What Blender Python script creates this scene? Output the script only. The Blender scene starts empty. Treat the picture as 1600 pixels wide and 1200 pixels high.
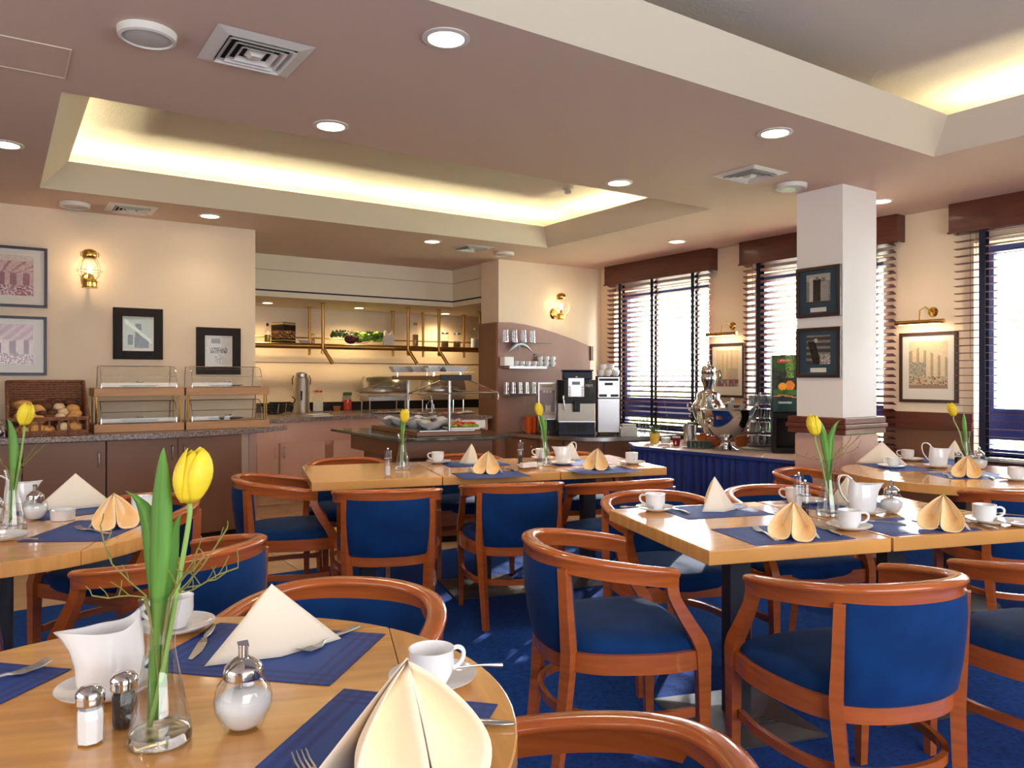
import bpy, math, random
from mathutils import Vector
from math import sin, cos, pi, radians, sqrt, atan2, hypot
random.seed(7)
scene = bpy.context.scene
COL = scene.collection

# ------------------------------------------------------------ camera
FPX = 1195.0; HY = 590.0; YAW = radians(34); CH = 1.30; H = 2.60
cam_d = bpy.data.cameras.new('camera'); cam = bpy.data.objects.new('camera', cam_d); COL.objects.link(cam)
cam_d.sensor_width = 36; cam_d.lens = FPX / 1600 * 36; cam_d.shift_y = -(600 - HY) / 1600.0
cam_d.clip_start = 0.02; cam_d.clip_end = 200
cam.location = (0, 0, CH); cam.rotation_euler = (radians(90), 0, -YAW)
scene.camera = cam
vs = scene.view_settings
vs.view_transform = 'Standard'; vs.look = 'None'; vs.exposure = 0.68; vs.gamma = 1.0; vs.use_curve_mapping = False
try:
    cy = scene.cycles
    cy.max_bounces = 8; cy.diffuse_bounces = 4; cy.glossy_bounces = 4; cy.transmission_bounces = 8
    cy.transparent_max_bounces = 16; cy.caustics_reflective = False; cy.caustics_refractive = False
    cy.sample_clamp_indirect = 4.0; cy.use_denoising = True
except Exception: pass

# ------------------------------------------------------------ sky, sun, large lights
world = bpy.data.worlds.new('world'); scene.world = world; world.use_nodes = True
nt = world.node_tree; bg = nt.nodes['Background']
bg.inputs[0].default_value = (0.93, 0.96, 1.0, 1); bg.inputs[1].default_value = 24.0
def light(name, kind, loc, rot, energy, color=(1, 1, 1), size=None, size_y=None, **kw):
    d = bpy.data.lights.new(name, kind); d.energy = energy; d.color = color
    if kind == 'AREA':
        d.shape = 'RECTANGLE'; d.size = size; d.size_y = size_y or size
    for k, v in kw.items(): setattr(d, k, v)
    o = bpy.data.objects.new(name, d); o.location = loc; o.rotation_euler = rot; COL.objects.link(o); return o
sun_dir = Vector((-0.80, -0.50, -0.33)).normalized()
sun = light('sun', 'SUN', (12, 8, 6), sun_dir.to_track_quat('-Z', 'Y').to_euler(), 26.0, (1.0, 0.93, 0.82)); sun.data.angle = radians(1.2)
# added fill lights behind and left of the camera; no windows built there
light('rear_fill_light', 'AREA', (1.5, -2.3, 1.55), (radians(90), 0, 0), 112, (0.92, 0.96, 1.0), 4.5, 1.7)
light('side_fill_light', 'AREA', (-2.3, 1.6, 1.6), (radians(90), 0, radians(-90)), 28, (0.94, 0.97, 1.0), 3.5, 1.6)

# ------------------------------------------------------------ pixel helpers: a pixel of the photograph onto a known plane of the room
S_, C_ = sin(YAW), cos(YAW)
def _ray(px, py):
    u = (px - 800) / FPX; v = (HY - py) / FPX
    return Vector((S_ + u * C_, C_ - u * S_, v))
def onZ(px, py, z):
    r = _ray(px, py); t = (z - CH) / r.z; return Vector((r.x * t, r.y * t, z))
def onY(px, py, y):
    r = _ray(px, py); t = y / r.y; return Vector((r.x * t, y, CH + r.z * t))
def onX(px, py, x):
    r = _ray(px, py); t = x / r.x; return Vector((x, r.y * t, CH + r.z * t))
def cam_az(p):   # angle that turns local -Y towards the camera
    return atan2(p.y, p.x) - pi / 2

# ------------------------------------------------------------ materials
def lin(c):
    c = c / 255.0
    return c / 12.92 if c <= 0.04045 else ((c + 0.055) / 1.055) ** 2.4
def rgb(r, g, b): return (lin(r), lin(g), lin(b), 1)
MATS = {}
def mat(name, col, rough=0.5, metal=0.0, noise=None, bump=None, coat=0.0, trans=0.0, ior=1.45, emit=None, sheen=0.0, spec=0.5, coords='Object', sss=0.0):
    m = bpy.data.materials.new(name); m.use_nodes = True; n = m.node_tree; b = n.nodes['Principled BSDF']
    b.inputs['Base Color'].default_value = col; b.inputs['Roughness'].default_value = rough
    b.inputs['Metallic'].default_value = metal; b.inputs['Coat Weight'].default_value = coat
    b.inputs['Coat Roughness'].default_value = 0.08
    b.inputs['Transmission Weight'].default_value = trans; b.inputs['IOR'].default_value = ior
    b.inputs['Specular IOR Level'].default_value = spec
    if sheen: b.inputs['Sheen Weight'].default_value = sheen; b.inputs['Sheen Roughness'].default_value = 0.4
    if sss: b.inputs['Subsurface Weight'].default_value = sss; b.inputs['Subsurface Scale'].default_value = 0.02
    if emit: b.inputs['Emission Color'].default_value = emit[0]; b.inputs['Emission Strength'].default_value = emit[1]
    if noise or bump: tc = n.nodes.new('ShaderNodeTexCoord')
    if noise:   # (scale xyz, amount, detail)
        sc, amt = noise[0], noise[1]
        if not isinstance(sc, tuple): sc = (sc, sc, sc)
        mp = n.nodes.new('ShaderNodeMapping'); mp.inputs['Scale'].default_value = sc
        nz = n.nodes.new('ShaderNodeTexNoise'); nz.inputs['Scale'].default_value = 1.0; nz.inputs['Detail'].default_value = 5
        n.links.new(tc.outputs[coords], mp.inputs[0]); n.links.new(mp.outputs[0], nz.inputs['Vector'])
        cr = n.nodes.new('ShaderNodeValToRGB'); cr.color_ramp.elements[0].position = 0.32; cr.color_ramp.elements[1].position = 0.68
        lo = [max(0, c * (1 - amt)) for c in col[:3]] + [1]; hi = [min(1, c * (1 + amt)) for c in col[:3]] + [1]
        if len(noise) > 2: hi = list(noise[2])
        cr.color_ramp.elements[0].color = lo; cr.color_ramp.elements[1].color = hi
        n.links.new(nz.outputs[0], cr.inputs[0]); n.links.new(cr.outputs[0], b.inputs['Base Color'])
    if bump:
        nz2 = n.nodes.new('ShaderNodeTexNoise'); nz2.inputs['Scale'].default_value = bump[0]; nz2.inputs['Detail'].default_value = 3
        n.links.new(tc.outputs[coords], nz2.inputs['Vector'])
        bp = n.nodes.new('ShaderNodeBump'); bp.inputs['Strength'].default_value = bump[1]; bp.inputs['Distance'].default_value = bump[2] if len(bump) > 2 else 0.002
        n.links.new(nz2.outputs[0], bp.inputs['Height']); n.links.new(bp.outputs[0], b.inputs['Normal'])
    MATS[name] = m; return m
def thin_glass(name, tint=(1, 1, 1, 1), rough=0.0, gloss=0.12, power=2.6, edge=0.6):
    m = bpy.data.materials.new(name); m.use_nodes = True; n = m.node_tree; n.nodes.clear()
    out = n.nodes.new('ShaderNodeOutputMaterial'); mx = n.nodes.new('ShaderNodeMixShader')
    tr = n.nodes.new('ShaderNodeBsdfTransparent'); tr.inputs[0].default_value = tint
    gl = n.nodes.new('ShaderNodeBsdfGlossy'); gl.inputs['Roughness'].default_value = rough
    fr = n.nodes.new('ShaderNodeLayerWeight'); fr.inputs[0].default_value = 0.25
    mt = n.nodes.new('ShaderNodeMath'); mt.operation = 'MULTIPLY_ADD'; mt.inputs[1].default_value = edge; mt.inputs[2].default_value = gloss * 0.4; mt.use_clamp = True
    pw = n.nodes.new('ShaderNodeMath'); pw.operation = 'POWER'; pw.inputs[1].default_value = power; n.links.new(fr.outputs['Facing'], pw.inputs[0]); n.links.new(pw.outputs[0], mt.inputs[0]); n.links.new(mt.outputs[0], mx.inputs[0])
    n.links.new(tr.outputs[0], mx.inputs[1]); n.links.new(gl.outputs[0], mx.inputs[2]); n.links.new(mx.outputs[0], out.inputs[0])
    MATS[name] = m; return m

CHAIRWOOD = mat('cherry_wood', rgb(174, 90, 40), 0.22, noise=((7, 7, 70), 0.13), coat=0.5)
TABLEWOOD = mat('beech_wood', rgb(218, 158, 88), 0.22, noise=((3, 40, 3), 0.14), coat=0.6)
TABLEEDGE = mat('beech_edge', rgb(208, 146, 78), 0.28, noise=((30, 3, 60), 0.12), coat=0.4)
VELVET = mat('blue_velvet', rgb(7, 50, 102), 0.85, noise=(9, 0.22), sheen=0.07, spec=0.2)
CARPET = mat('blue_carpet', rgb(12, 62, 140), 0.95, noise=(60, 0.35), bump=(400, 0.8, 0.004), sheen=0.05, spec=0.1)
MATBLUE = None
WALL = mat('cream_wall', rgb(236, 216, 190), 0.8, bump=(300, 0.15), spec=0.2)
CEIL = mat('ceiling_paint', rgb(214, 188, 172), 0.85, bump=(250, 0.15), spec=0.2)
COVE = mat('cove_paint', rgb(228, 216, 192), 0.8, bump=(200, 0.2), spec=0.2)
COVETOP = mat('cove_rough_plaster', rgb(218, 208, 194), 0.9, bump=(90, 0.5, 0.006), spec=0.2)
BROWN = mat('brown_laminate', rgb(122, 86, 66), 0.38, noise=(2, 0.05))
BROWN2 = mat('brown_laminate_dark', rgb(116, 80, 58), 0.38, noise=(2, 0.06))
LITBROWN = mat('lit_brown_laminate', rgb(208, 166, 150), 0.36, noise=(2, 0.05))  # same brown laminate, its stronger lighting put into a lighter, pinker colour
GRANITE = mat('granite_laminate', rgb(112, 88, 84), 0.25, noise=(90, 0.5, (0.42, 0.34, 0.32, 1)))
GRANITE2 = mat('beige_worktop', rgb(160, 140, 128), 0.3, noise=(90, 0.2))
DARKTOP = mat('dark_worktop', rgb(72, 66, 64), 0.2, noise=(60, 0.3))
MAHOG = mat('mahogany', rgb(86, 40, 26), 0.38, noise=((3, 3, 40), 0.25), coat=0.15)
MAHOG2 = mat('mahogany_rail', rgb(104, 52, 40), 0.35, noise=((30, 3, 3), 0.2), coat=0.2)
SLAT = mat('dark_slat_wood', rgb(84, 42, 36), 0.4, noise=((2, 30, 2), 0.2))
TAPE = mat('navy_tape', rgb(22, 28, 52), 0.8)
FRAMEBLUE = mat('navy_window_frame', rgb(44, 54, 118), 0.4)
BLACKFR = mat('black_frame', rgb(30, 24, 22), 0.6, spec=0.25)
GLAZE = thin_glass('picture_glass', (0.97, 0.97, 0.97, 1), 0, 0.02, 3.0, 0.3)
BROWNFR = mat('dark_brown_frame', rgb(56, 34, 28), 0.35)
NAVYFR = mat('navy_frame', rgb(38, 30, 62), 0.35)
PAPER = mat('paper_mount', rgb(236, 230, 220), 0.7)
TEALM = mat('teal_mount', rgb(46, 74, 88), 0.7)
BRASS = mat('polished_brass', rgb(214, 170, 88), 0.16, 1.0)
BRASSDK = mat('aged_brass', rgb(176, 134, 70), 0.28, 1.0)
CHROME = mat('chrome', rgb(215, 215, 218), 0.12, 1.0)
STEEL = mat('brushed_steel', rgb(190, 190, 192), 0.3, 1.0)
BASEMETAL = mat('grey_base_plate', rgb(112, 113, 116), 0.3, 0.7, noise=(6, 0.1))
COLUMN = mat('dark_grey_column', rgb(62, 64, 70), 0.4, 0.3)
PORC = mat('white_porcelain', rgb(240, 240, 240), 0.1, coat=0.4)
NAPK = mat('cream_napkin', rgb(246, 234, 214), 0.85, bump=(180, 0.25), spec=0.1)
NAPBOUNCE = mat('napkin_bounce_tint', rgb(255, 222, 168), 0.85, bump=(180, 0.2), spec=0.1)  # cream paper too; warm light bounced between the folds is in the colour
BLACK = mat('black_plastic', rgb(18, 18, 22), 0.42, spec=0.35)
DARKBLUE = mat('dark_blue_plastic', rgb(22, 28, 54), 0.4, spec=0.35)
SILVERP = mat('silver_panel', rgb(178, 178, 180), 0.28, 0.8)
LTGREY = mat('light_grey_plastic', rgb(198, 196, 192), 0.5)
WHITEP = mat('white_plastic', rgb(228, 224, 216), 0.45)
VENTDK = mat('vent_dark', rgb(30, 24, 22), 0.8)
CLEAR = mat('clear_glass', (1, 1, 1, 1), 0.0, trans=1.0, ior=1.45)
TGLASS = thin_glass('thin_glass', (0.97, 0.98, 0.98, 1))
GLASSW = thin_glass('glassware', (0.88, 0.90, 0.93, 1), 0.06, 0.8, 1.1, 0.75)
GLASSV = thin_glass('vase_glass', (0.96, 0.97, 0.97, 1), 0.0, 0.2, 1.8, 0.75)
WATERT = thin_glass('water_film', (0.93, 0.93, 0.90, 1), 0, 0.1)
WINGLASS = thin_glass('window_glass', (0.98, 0.99, 1, 1), 0, 0.05)
ACRYL = thin_glass('acrylic', (0.93, 0.94, 0.95, 1), 0.05, 0.2)
GREENGL = mat('dark_green_glass_top', rgb(40, 56, 54), 0.08, coat=0.5)
WATER = mat('water', (0.95, 0.97, 0.95, 1), 0.0, trans=1.0, ior=1.33)
SUGAR = mat('sugar', rgb(245, 245, 245), 0.9, bump=(500, 0.6))
PEPPERM = mat('peppercorns', rgb(60, 44, 36), 0.8, noise=(300, 0.6))
TULIP = mat('tulip_yellow', rgb(252, 214, 52), 0.5, noise=((12, 12, 40), 0.10), sss=0.15)
LEAF = mat('tulip_leaf', rgb(96, 150, 58), 0.45, noise=((60, 60, 4), 0.18))
STEM = mat('tulip_stem', rgb(140, 178, 92), 0.5)
TWIG = mat('twig', rgb(128, 128, 62), 0.7)
DKLEAF = mat('fern_green', rgb(70, 100, 44), 0.6, noise=(20, 0.3))
LTUCE = mat('lettuce_green', rgb(140, 176, 62), 0.6, noise=(30, 0.3))
WICKER = mat('wicker', rgb(134, 86, 60), 0.6, noise=(60, 0.35))
BREAD = mat('pale_crust', rgb(214, 160, 92), 0.75, noise=(18, 0.25))
BREAD2 = mat('white_roll', rgb(232, 204, 160), 0.8, noise=(14, 0.2))
BREADDK = mat('dark_roll', rgb(96, 58, 36), 0.8, noise=(40, 0.4))
OAK = mat('light_oak', rgb(190, 142, 98), 0.45, noise=((3, 30, 30), 0.12))
ORANGEP = mat('orange_cup', rgb(226, 92, 28), 0.35)
SKIRT = mat('blue_skirt_cloth', rgb(34, 56, 128), 0.85, noise=(8, 0.1), sheen=0.2)
CLOTHTOP = mat('taupe_table_top', rgb(176, 156, 148), 0.6, noise=(20, 0.08))
TILE = mat('beige_floor_tile', rgb(208, 172, 138), 0.3, noise=(5, 0.12))
GROUT = mat('grout', rgb(120, 96, 80), 0.8)
GROUND = mat('pale_paving', rgb(222, 218, 206), 0.9, noise=(4, 0.3))
RENDERW = mat('rough_white_render', rgb(225, 228, 228), 0.9, noise=(30, 0.12), bump=(25, 0.9, 0.03))
HEDGE = mat('hedge_leaf', rgb(150, 178, 100), 0.7, noise=(3, 0.4))
OIL = mat('olive_oil', rgb(196, 160, 30), 0.1, trans=0.3)
TOMATO = mat('tomato_red', rgb(206, 66, 40), 0.5)
CARROT = mat('carrot_orange', rgb(226, 120, 50), 0.6)
MUESLI = mat('muesli', rgb(170, 128, 82), 0.9, noise=(120, 0.4))
REDP = mat('red_plastic', rgb(190, 50, 40), 0.35)
YELLOWF = mat('yellow_wrap', rgb(214, 180, 70), 0.6)
TERRA = mat('orange_brown_box', rgb(176, 104, 58), 0.6)
EM_LAMP = mat('lamp_disc', rgb(255, 240, 214), 0.5, emit=((1.0, 0.82, 0.58, 1), 9.0))
EM_TUBE = mat('fluorescent_tube', rgb(255, 250, 230), 0.5, emit=((1.0, 0.91, 0.58, 1), 44.0))
EM_BULB = mat('bulb', rgb(255, 230, 190), 0.5, emit=((1.0, 0.72, 0.42, 1), 55.0))

# placemat: woven blue with fine darker lines along its borders (flat print)
def placemat_material():
    m = bpy.data.materials.new('placemat_blue'); m.use_nodes = True; n = m.node_tree; b = n.nodes['Principled BSDF']
    b.inputs['Roughness'].default_value = 0.6
    tc = n.nodes.new('ShaderNodeTexCoord'); sp = n.nodes.new('ShaderNodeSeparateXYZ'); n.links.new(tc.outputs['Object'], sp.inputs[0])
    def mth(op, a, bb=None, c=None):
        k = n.nodes.new('ShaderNodeMath'); k.operation = op
        for i, x in enumerate((a, bb, c)):
            if x is None: continue
            if isinstance(x, (int, float)): k.inputs[i].default_value = x
            else: n.links.new(x, k.inputs[i])
        return k.outputs[0]
    res = None
    for ax, half in ((0, 0.195), (1, 0.14)):
        v = mth('ABSOLUTE', sp.outputs[ax]); inb = mth('GREATER_THAN', v, half - 0.055)
        s1 = mth('SINE', mth('MULTIPLY', v, 2 * pi / 0.0042)); s2 = mth('SINE', mth('MULTIPLY', v, 2 * pi / 0.023))
        st = mth('MULTIPLY', mth('GREATER_THAN', mth('ADD', s1, s2), 0.35), inb)
        res = st if res is None else mth('MAXIMUM', res, st)
    mx = n.nodes.new('ShaderNodeMix'); mx.data_type = 'RGBA'
    mx.inputs['A'].default_value = rgb(30, 72, 150); mx.inputs['B'].default_value = rgb(24, 44, 112)
    n.links.new(res, mx.inputs['Factor']); n.links.new(mx.outputs['Result'], b.inputs['Base Color'])
    return m
MATBLUE = placemat_material()
def print_material():
    m = bpy.data.materials.new('colour_print'); m.use_nodes = True; n = m.node_tree; b = n.nodes['Principled BSDF']
    at = n.nodes.new('ShaderNodeAttribute'); at.attribute_name = 'Col'; n.links.new(at.outputs['Color'], b.inputs['Base Color'])
    b.inputs['Roughness'].default_value = 0.25; return m
PRINT = print_material()

# ------------------------------------------------------------ mesh builder
class MB:
    def __init__(s): s.v = []; s.f = []
    def add(s, vs_, fs):
        o = len(s.v); s.v += [tuple(p) for p in vs_]; s.f += [tuple(i + o for i in f) for f in fs]; return s
    def box(s, x0, y0, z0, x1, y1, z1):
        return s.add([(x0,y0,z0),(x1,y0,z0),(x1,y1,z0),(x0,y1,z0),(x0,y0,z1),(x1,y0,z1),(x1,y1,z1),(x0,y1,z1)],
                     [(0,3,2,1),(4,5,6,7),(0,1,5,4),(1,2,6,5),(2,3,7,6),(3,0,4,7)])
    def obox(s, c, d, rz=0, rx=0):   # centre, full dims
        a, b, cc = d[0]/2, d[1]/2, d[2]/2; pts = []
        for z in (-cc, cc):
            for x, y in ((-a,-b),(a,-b),(a,b),(-a,b)):
                y2 = y*cos(rx) - z*sin(rx); z2 = y*sin(rx) + z*cos(rx)
                pts.append((c[0] + x*cos(rz) - y2*sin(rz), c[1] + x*sin(rz) + y2*cos(rz), c[2] + z2))
        return s.add(pts, [(0,3,2,1),(4,5,6,7),(0,1,5,4),(1,2,6,5),(2,3,7,6),(3,0,4,7)])
    def prism(s, poly, z0, z1):
        n = len(poly); a = sum(poly[i][0]*poly[(i+1)%n][1] - poly[(i+1)%n][0]*poly[i][1] for i in range(n))
        if a < 0: poly = poly[::-1]
        return s.add([(p[0],p[1],z0) for p in poly] + [(p[0],p[1],z1) for p in poly],
                     [tuple(range(n-1,-1,-1)), tuple(range(n,2*n))] + [(i,(i+1)%n,(i+1)%n+n,i+n) for i in range(n)])
    def lathe(s, prof, seg=24, c=(0,0,0), closed=False, sx=1, sy=1):
        vs_ = []; fs = []; m = len(prof)
        for i in range(seg):
            a = 2*pi*i/seg
            for r, z in prof: vs_.append((c[0]+r*cos(a)*sx, c[1]+r*sin(a)*sy, c[2]+z))
        for i in range(seg):
            j = (i+1) % seg
            for k in range(m-1 if not closed else m):
                k2 = (k+1) % m; fs.append((i*m+k, j*m+k, j*m+k2, i*m+k2))
        if not closed:
            if prof[0][0] > 1e-6: fs.append(tuple(i*m for i in range(seg-1,-1,-1)))
            if prof[-1][0] > 1e-6: fs.append(tuple(i*m+m-1 for i in range(seg)))
        return s.add(vs_, fs)
    def loft(s, rings, caps=True, closed=True):
        m = len(rings[0]); vs_ = [p for r in rings for p in r]; fs = []
        for i in range(len(rings)-1):
            for k in range(m if closed else m-1):
                k2 = (k+1) % m; fs.append((i*m+k, i*m+k2, (i+1)*m+k2, (i+1)*m+k))
        if caps and closed: fs.append(tuple(range(m-1,-1,-1))); fs.append(tuple((len(rings)-1)*m+k for k in range(m)))
        return s.add(vs_, fs)
    def tube(s, pts, r, seg=8, caps=True):
        pts = [Vector(p) for p in pts]; n = len(pts); rs = r if isinstance(r, (list, tuple)) else [r]*n
        rings = []; prev = None
        for i, p in enumerate(pts):
            t = (pts[min(i+1,n-1)] - pts[max(i-1,0)]).normalized()
            if prev is None:
                u = t.cross(Vector((0,0,1)) if abs(t.z) < 0.9 else Vector((1,0,0))).normalized()
            else:
                u = (prev - t*prev.dot(t)).normalized()
            prev = u; w = t.cross(u)
            rings.append([tuple(p + (u*cos(2*pi*k/seg) + w*sin(2*pi*k/seg))*rs[i]) for k in range(seg)])
        return s.loft(rings, caps)
    def bar(s, pts, wx, wy, a=0):     # near-vertical bar: horizontal rectangles
        rings = []
        for i, p in enumerate(pts):
            x = wx[i] if isinstance(wx, (list,tuple)) else wx; y = wy[i] if isinstance(wy, (list,tuple)) else wy
            rings.append([(p[0]+sx*x*cos(a)-sy*y*sin(a), p[1]+sx*x*sin(a)+sy*y*cos(a), p[2]) for sx, sy in ((-1,-1),(1,-1),(1,1),(-1,1))])
        return s.loft(rings)
    def hsweep(s, path, prof, caps=True):   # path [(x,y,z)], profile closed [(n,z)] n outward
        n = len(path); rings = []
        for i, p in enumerate(path):
            a = path[max(i-1,0)]; b = path[min(i+1,n-1)]
            t = Vector((b[0]-a[0], b[1]-a[1], 0)).normalized(); nn = Vector((t.y, -t.x, 0))
            rings.append([(p[0]+nn.x*q[0], p[1]+nn.y*q[0], p[2]+q[1]) for q in prof])
        return s.loft(rings, caps)
    def ell(s, c, r, seg=14, rings=8, rz=0, fn=None):
        vs_ = []; fs = []
        for i in range(1, rings):
            ph = pi*i/rings
            for k in range(seg):
                a = 2*pi*k/seg; x = r[0]*sin(ph)*cos(a); y = r[1]*sin(ph)*sin(a); z = -r[2]*cos(ph)
                vs_.append((c[0]+x*cos(rz)-y*sin(rz), c[1]+x*sin(rz)+y*cos(rz), c[2]+z))
        b = len(vs_); vs_ += [(c[0],c[1],c[2]-r[2]), (c[0],c[1],c[2]+r[2])]
        for i in range(rings-2):
            for k in range(seg):
                k2 = (k+1)%seg; fs.append((i*seg+k, i*seg+k2, (i+1)*seg+k2, (i+1)*seg+k))
        for k in range(seg):
            k2 = (k+1)%seg; fs.append((b, k2, k)); fs.append((b+1, (rings-2)*seg+k, (rings-2)*seg+k2))
        return s.add(vs_, fs)
    def grid(s, fn, nu, nv, thick=0):
        vs_ = [fn(i/nu, j/nv) for j in range(nv+1) for i in range(nu+1)]
        fs = [(j*(nu+1)+i, j*(nu+1)+i+1, (j+1)*(nu+1)+i+1, (j+1)*(nu+1)+i) for j in range(nv) for i in range(nu)]
        return s.add(vs_, fs)
    def build(s, name, m, parent=None, loc=None, rz=None, smooth=None, bevel=0, solid=0, subsurf=0):
        me = bpy.data.meshes.new(name); me.from_pydata(s.v, [], s.f); me.update()
        if m: me.materials.append(m)
        if smooth is not None:
            me.polygons.foreach_set('use_smooth', [True]*len(me.polygons))
            if smooth < pi: me.set_sharp_from_angle(angle=smooth)
        o = bpy.data.objects.new(name, me); COL.objects.link(o)
        if parent is not None: o.parent = parent
        if loc is not None: o.location = loc
        if rz is not None: o.rotation_euler = (0, 0, rz)
        if solid: k = o.modifiers.new('solid', 'SOLIDIFY'); k.thickness = solid; k.offset = 0
        if bevel: k = o.modifiers.new('bevel', 'BEVEL'); k.width = bevel; k.segments = 2; k.limit_method = 'ANGLE'
        if subsurf: k = o.modifiers.new('sub', 'SUBSURF'); k.levels = subsurf; k.render_levels = subsurf
        return o
SM = radians(38)
def tag(o, label=None, cat=None, group=None, kind=None):
    if label: o['label'] = label
    if cat: o['category'] = cat
    if group: o['group'] = group
    if kind: o['kind'] = kind
    return o
def thing(name, label, cat, loc=(0,0,0), rz=0, group=None):
    o = bpy.data.objects.new(name, None); COL.objects.link(o); o.location = loc; o.rotation_euler = (0,0,rz)
    o.empty_display_size = 0.05
    return tag(o, label, cat, group)
def structure(o): o['kind'] = 'structure'; return o
def part_label(o, l): o['label'] = l; return o
def copy_tree(o, parent=None):
    c = o.copy(); COL.objects.link(c); c.parent = parent
    for ch in o.children: copy_tree(ch, c)
    return c
def dup(proto, label, loc, rz=0, group=None, scale=None):
    if not proto.get('used'):
        proto['used'] = True; c = proto
    else: c = copy_tree(proto)
    c.location = loc; c.rotation_euler = (0, 0, rz); c['label'] = label
    if group: c['group'] = group
    if scale: c.scale = (scale,)*3
    return c
def crom(pts, n=4):
    pts = [Vector(p) for p in pts]; out = []
    P = [pts[0]*2 - pts[1]] + pts + [pts[-1]*2 - pts[-2]]
    for i in range(1, len(P)-2):
        for k in range(n):
            t = k/n; a, b, c, d = P[i-1], P[i], P[i+1], P[i+2]
            out.append(0.5*((2*b) + (c-a)*t + (2*a-5*b+4*c-d)*t*t + (-a+3*b-3*c+d)*t**3))
    out.append(pts[-1]); return out
def painted(name, w, h, fn, nu, nv, parent, loc, rot, emboss=0.0008):   # flat colour print facing local -Y
    b = MB(); b.grid(lambda u, v: ((u-.5)*w, 0, (v-.5)*h), nu, nv)
    o = b.build(name, PRINT, parent, loc); o.rotation_euler = rot
    me = o.data; at = me.color_attributes.new('Col', 'FLOAT_COLOR', 'CORNER'); cols = []
    for j in range(nv):
        for i in range(nu):
            c = fn((i+.5)/nu, (j+.5)/nv); cols += [lin(c[0]), lin(c[1]), lin(c[2]), 1]*4
    at.data.foreach_set('color', cols); return o
def text(name, body, size, m, parent, loc, rot, align='CENTER'):
    c = bpy.data.curves.new(name, 'FONT'); c.body = body; c.size = size; c.align_x = align; c.align_y = 'CENTER'; c.extrude = 0.0004
    o = bpy.data.objects.new(name, c); COL.objects.link(o); bpy.context.view_layer.update()
    me = bpy.data.meshes.new_from_object(o.evaluated_get(bpy.context.evaluated_depsgraph_get())); bpy.data.objects.remove(o); bpy.data.curves.remove(c)
    me.materials.clear(); me.materials.append(m)
    o = bpy.data.objects.new(name, me); COL.objects.link(o); o.parent = parent; o.location = loc; o.rotation_euler = rot; return o
# ============================================================ ROOM SHELL
XW = 6.04; YB = 6.85; YP = 7.04
# floor: carpet in front, tiles towards the buffet
carp = MB(); carp.box(-2.6, -2.6, -0.05, XW+.3, 5.05, 0.008)
structure(carp.build('floor', CARPET))
tf = structure(MB().box(-2.6, 5.05, -0.05, XW+.3, 9.4, -0.003).build('floor_tiled', GROUT))
tile_me = None
ta = radians(0); ts = 0.33
for i in range(-1, 15):
    for j in range(0, 12):
        cx = 0.2 + i*ts; cy_ = 5.05 + ts/2 + j*ts
        if tile_me is None:
            o = MB().box(-ts/2+.004, -ts/2+.004, 0, ts/2-.004, ts/2-.004, 0.008).build('tile', TILE, tf); tile_me = o.data
        else:
            o = bpy.data.objects.new('tile', tile_me); COL.objects.link(o); o.parent = tf
        o.location = (cx, cy_, -0.003)

# ceiling with two coved recesses
C1 = (0.247, 4.03, 4.575, 6.15); C2 = (0.25, 0.1, 4.575, 2.345)
TH = 0.02
b = MB()
def slab(x0, y0, x1, y1): b.box(x0, y0, H, x1, y1, H+TH)
slab(-2.6, -2.6, XW+.02, C2[1]); slab(-2.6, C2[1], C2[0], C2[3]); slab(C2[2], C2[1], XW+.02, C2[3])
slab(-2.6, C2[3], XW+.02, C1[1]); slab(-2.6, C1[1], C1[0], C1[3]); slab(C1[2], C1[1], XW+.02, C1[3]); slab(-2.6, C1[3], XW+.02, 9.4)
structure(b.build('ceiling', CEIL))
for ci, (x0, y0, x1, y1) in enumerate((C1, C2)):
    ins, zl, zt, back = 0.16, H+0.17, H+0.33, 0.42
    b = MB(); O = [(x0,y0),(x1,y0),(x1,y1),(x0,y1)]; I = [(x0+ins,y0+ins),(x1-ins,y0+ins),(x1-ins,y1-ins),(x0+ins,y1-ins)]
    # sloping ring, outer skin too, with thickness
    I2 = [(x0+ins-.02,y0+ins-.02),(x1-ins+.02,y0+ins-.02),(x1-ins+.02,y1-ins+.02),(x0+ins-.02,y1-ins+.02)]
    O2 = [(x0-.03,y0-.03),(x1+.03,y0-.03),(x1+.03,y1+.03),(x0-.03,y1+.03)]
    rings = [[(p[0],p[1],H) for p in O], [(p[0],p[1],zl) for p in I], [(p[0],p[1],zl) for p in I2], [(p[0],p[1],H+TH) for p in O2]]
    b.loft(rings, caps=False)
    structure(b.build('trim_%d' % (ci+1), COVE))
    b = MB(); q = back
    b.box(x0-q, y0-q, zt, x1+q, y1+q, zt+TH)
    structure(b.build('ceiling_recess', COVETOP))
    b = MB()
    for r in ((x0-q-.02, y0-q, x0-q, y1+q), (x1+q, y0-q, x1+q+.02, y1+q), (x0-q, y0-q-.02, x1+q, y0-q), (x0-q, y1+q, x1+q, y1+q+.02)):
        b.box(r[0], r[1], H+TH, r[2], r[3], zt)
    structure(b.build('ceiling_recess_side', COVE))
tube_proto = thing('fluorescent_tube', '', 'light')
MB().tube([(-.58,0,0),(.58,0,0)], .013, 10).build('glass_tube', EM_TUBE, tube_proto, smooth=SM)
MB().box(-.6,-.02,-.035,.6,.02,-.014).build('fitting', WHITEP, tube_proto)
tz = H + 0.085
def tube_row(x, y, rz, lab):
    dup(tube_proto, lab, (x, y, tz), rz, 'fluorescent tubes hidden in the ceiling coves')
for k, x in enumerate((.88, 1.95, 3.25, 4.2)):
    tube_row(x, C1[3]+.07, 0, 'fluorescent tube behind the long far lip of the ceiling recess, number %s from left' % ('one','two','three','four')[k])
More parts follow.
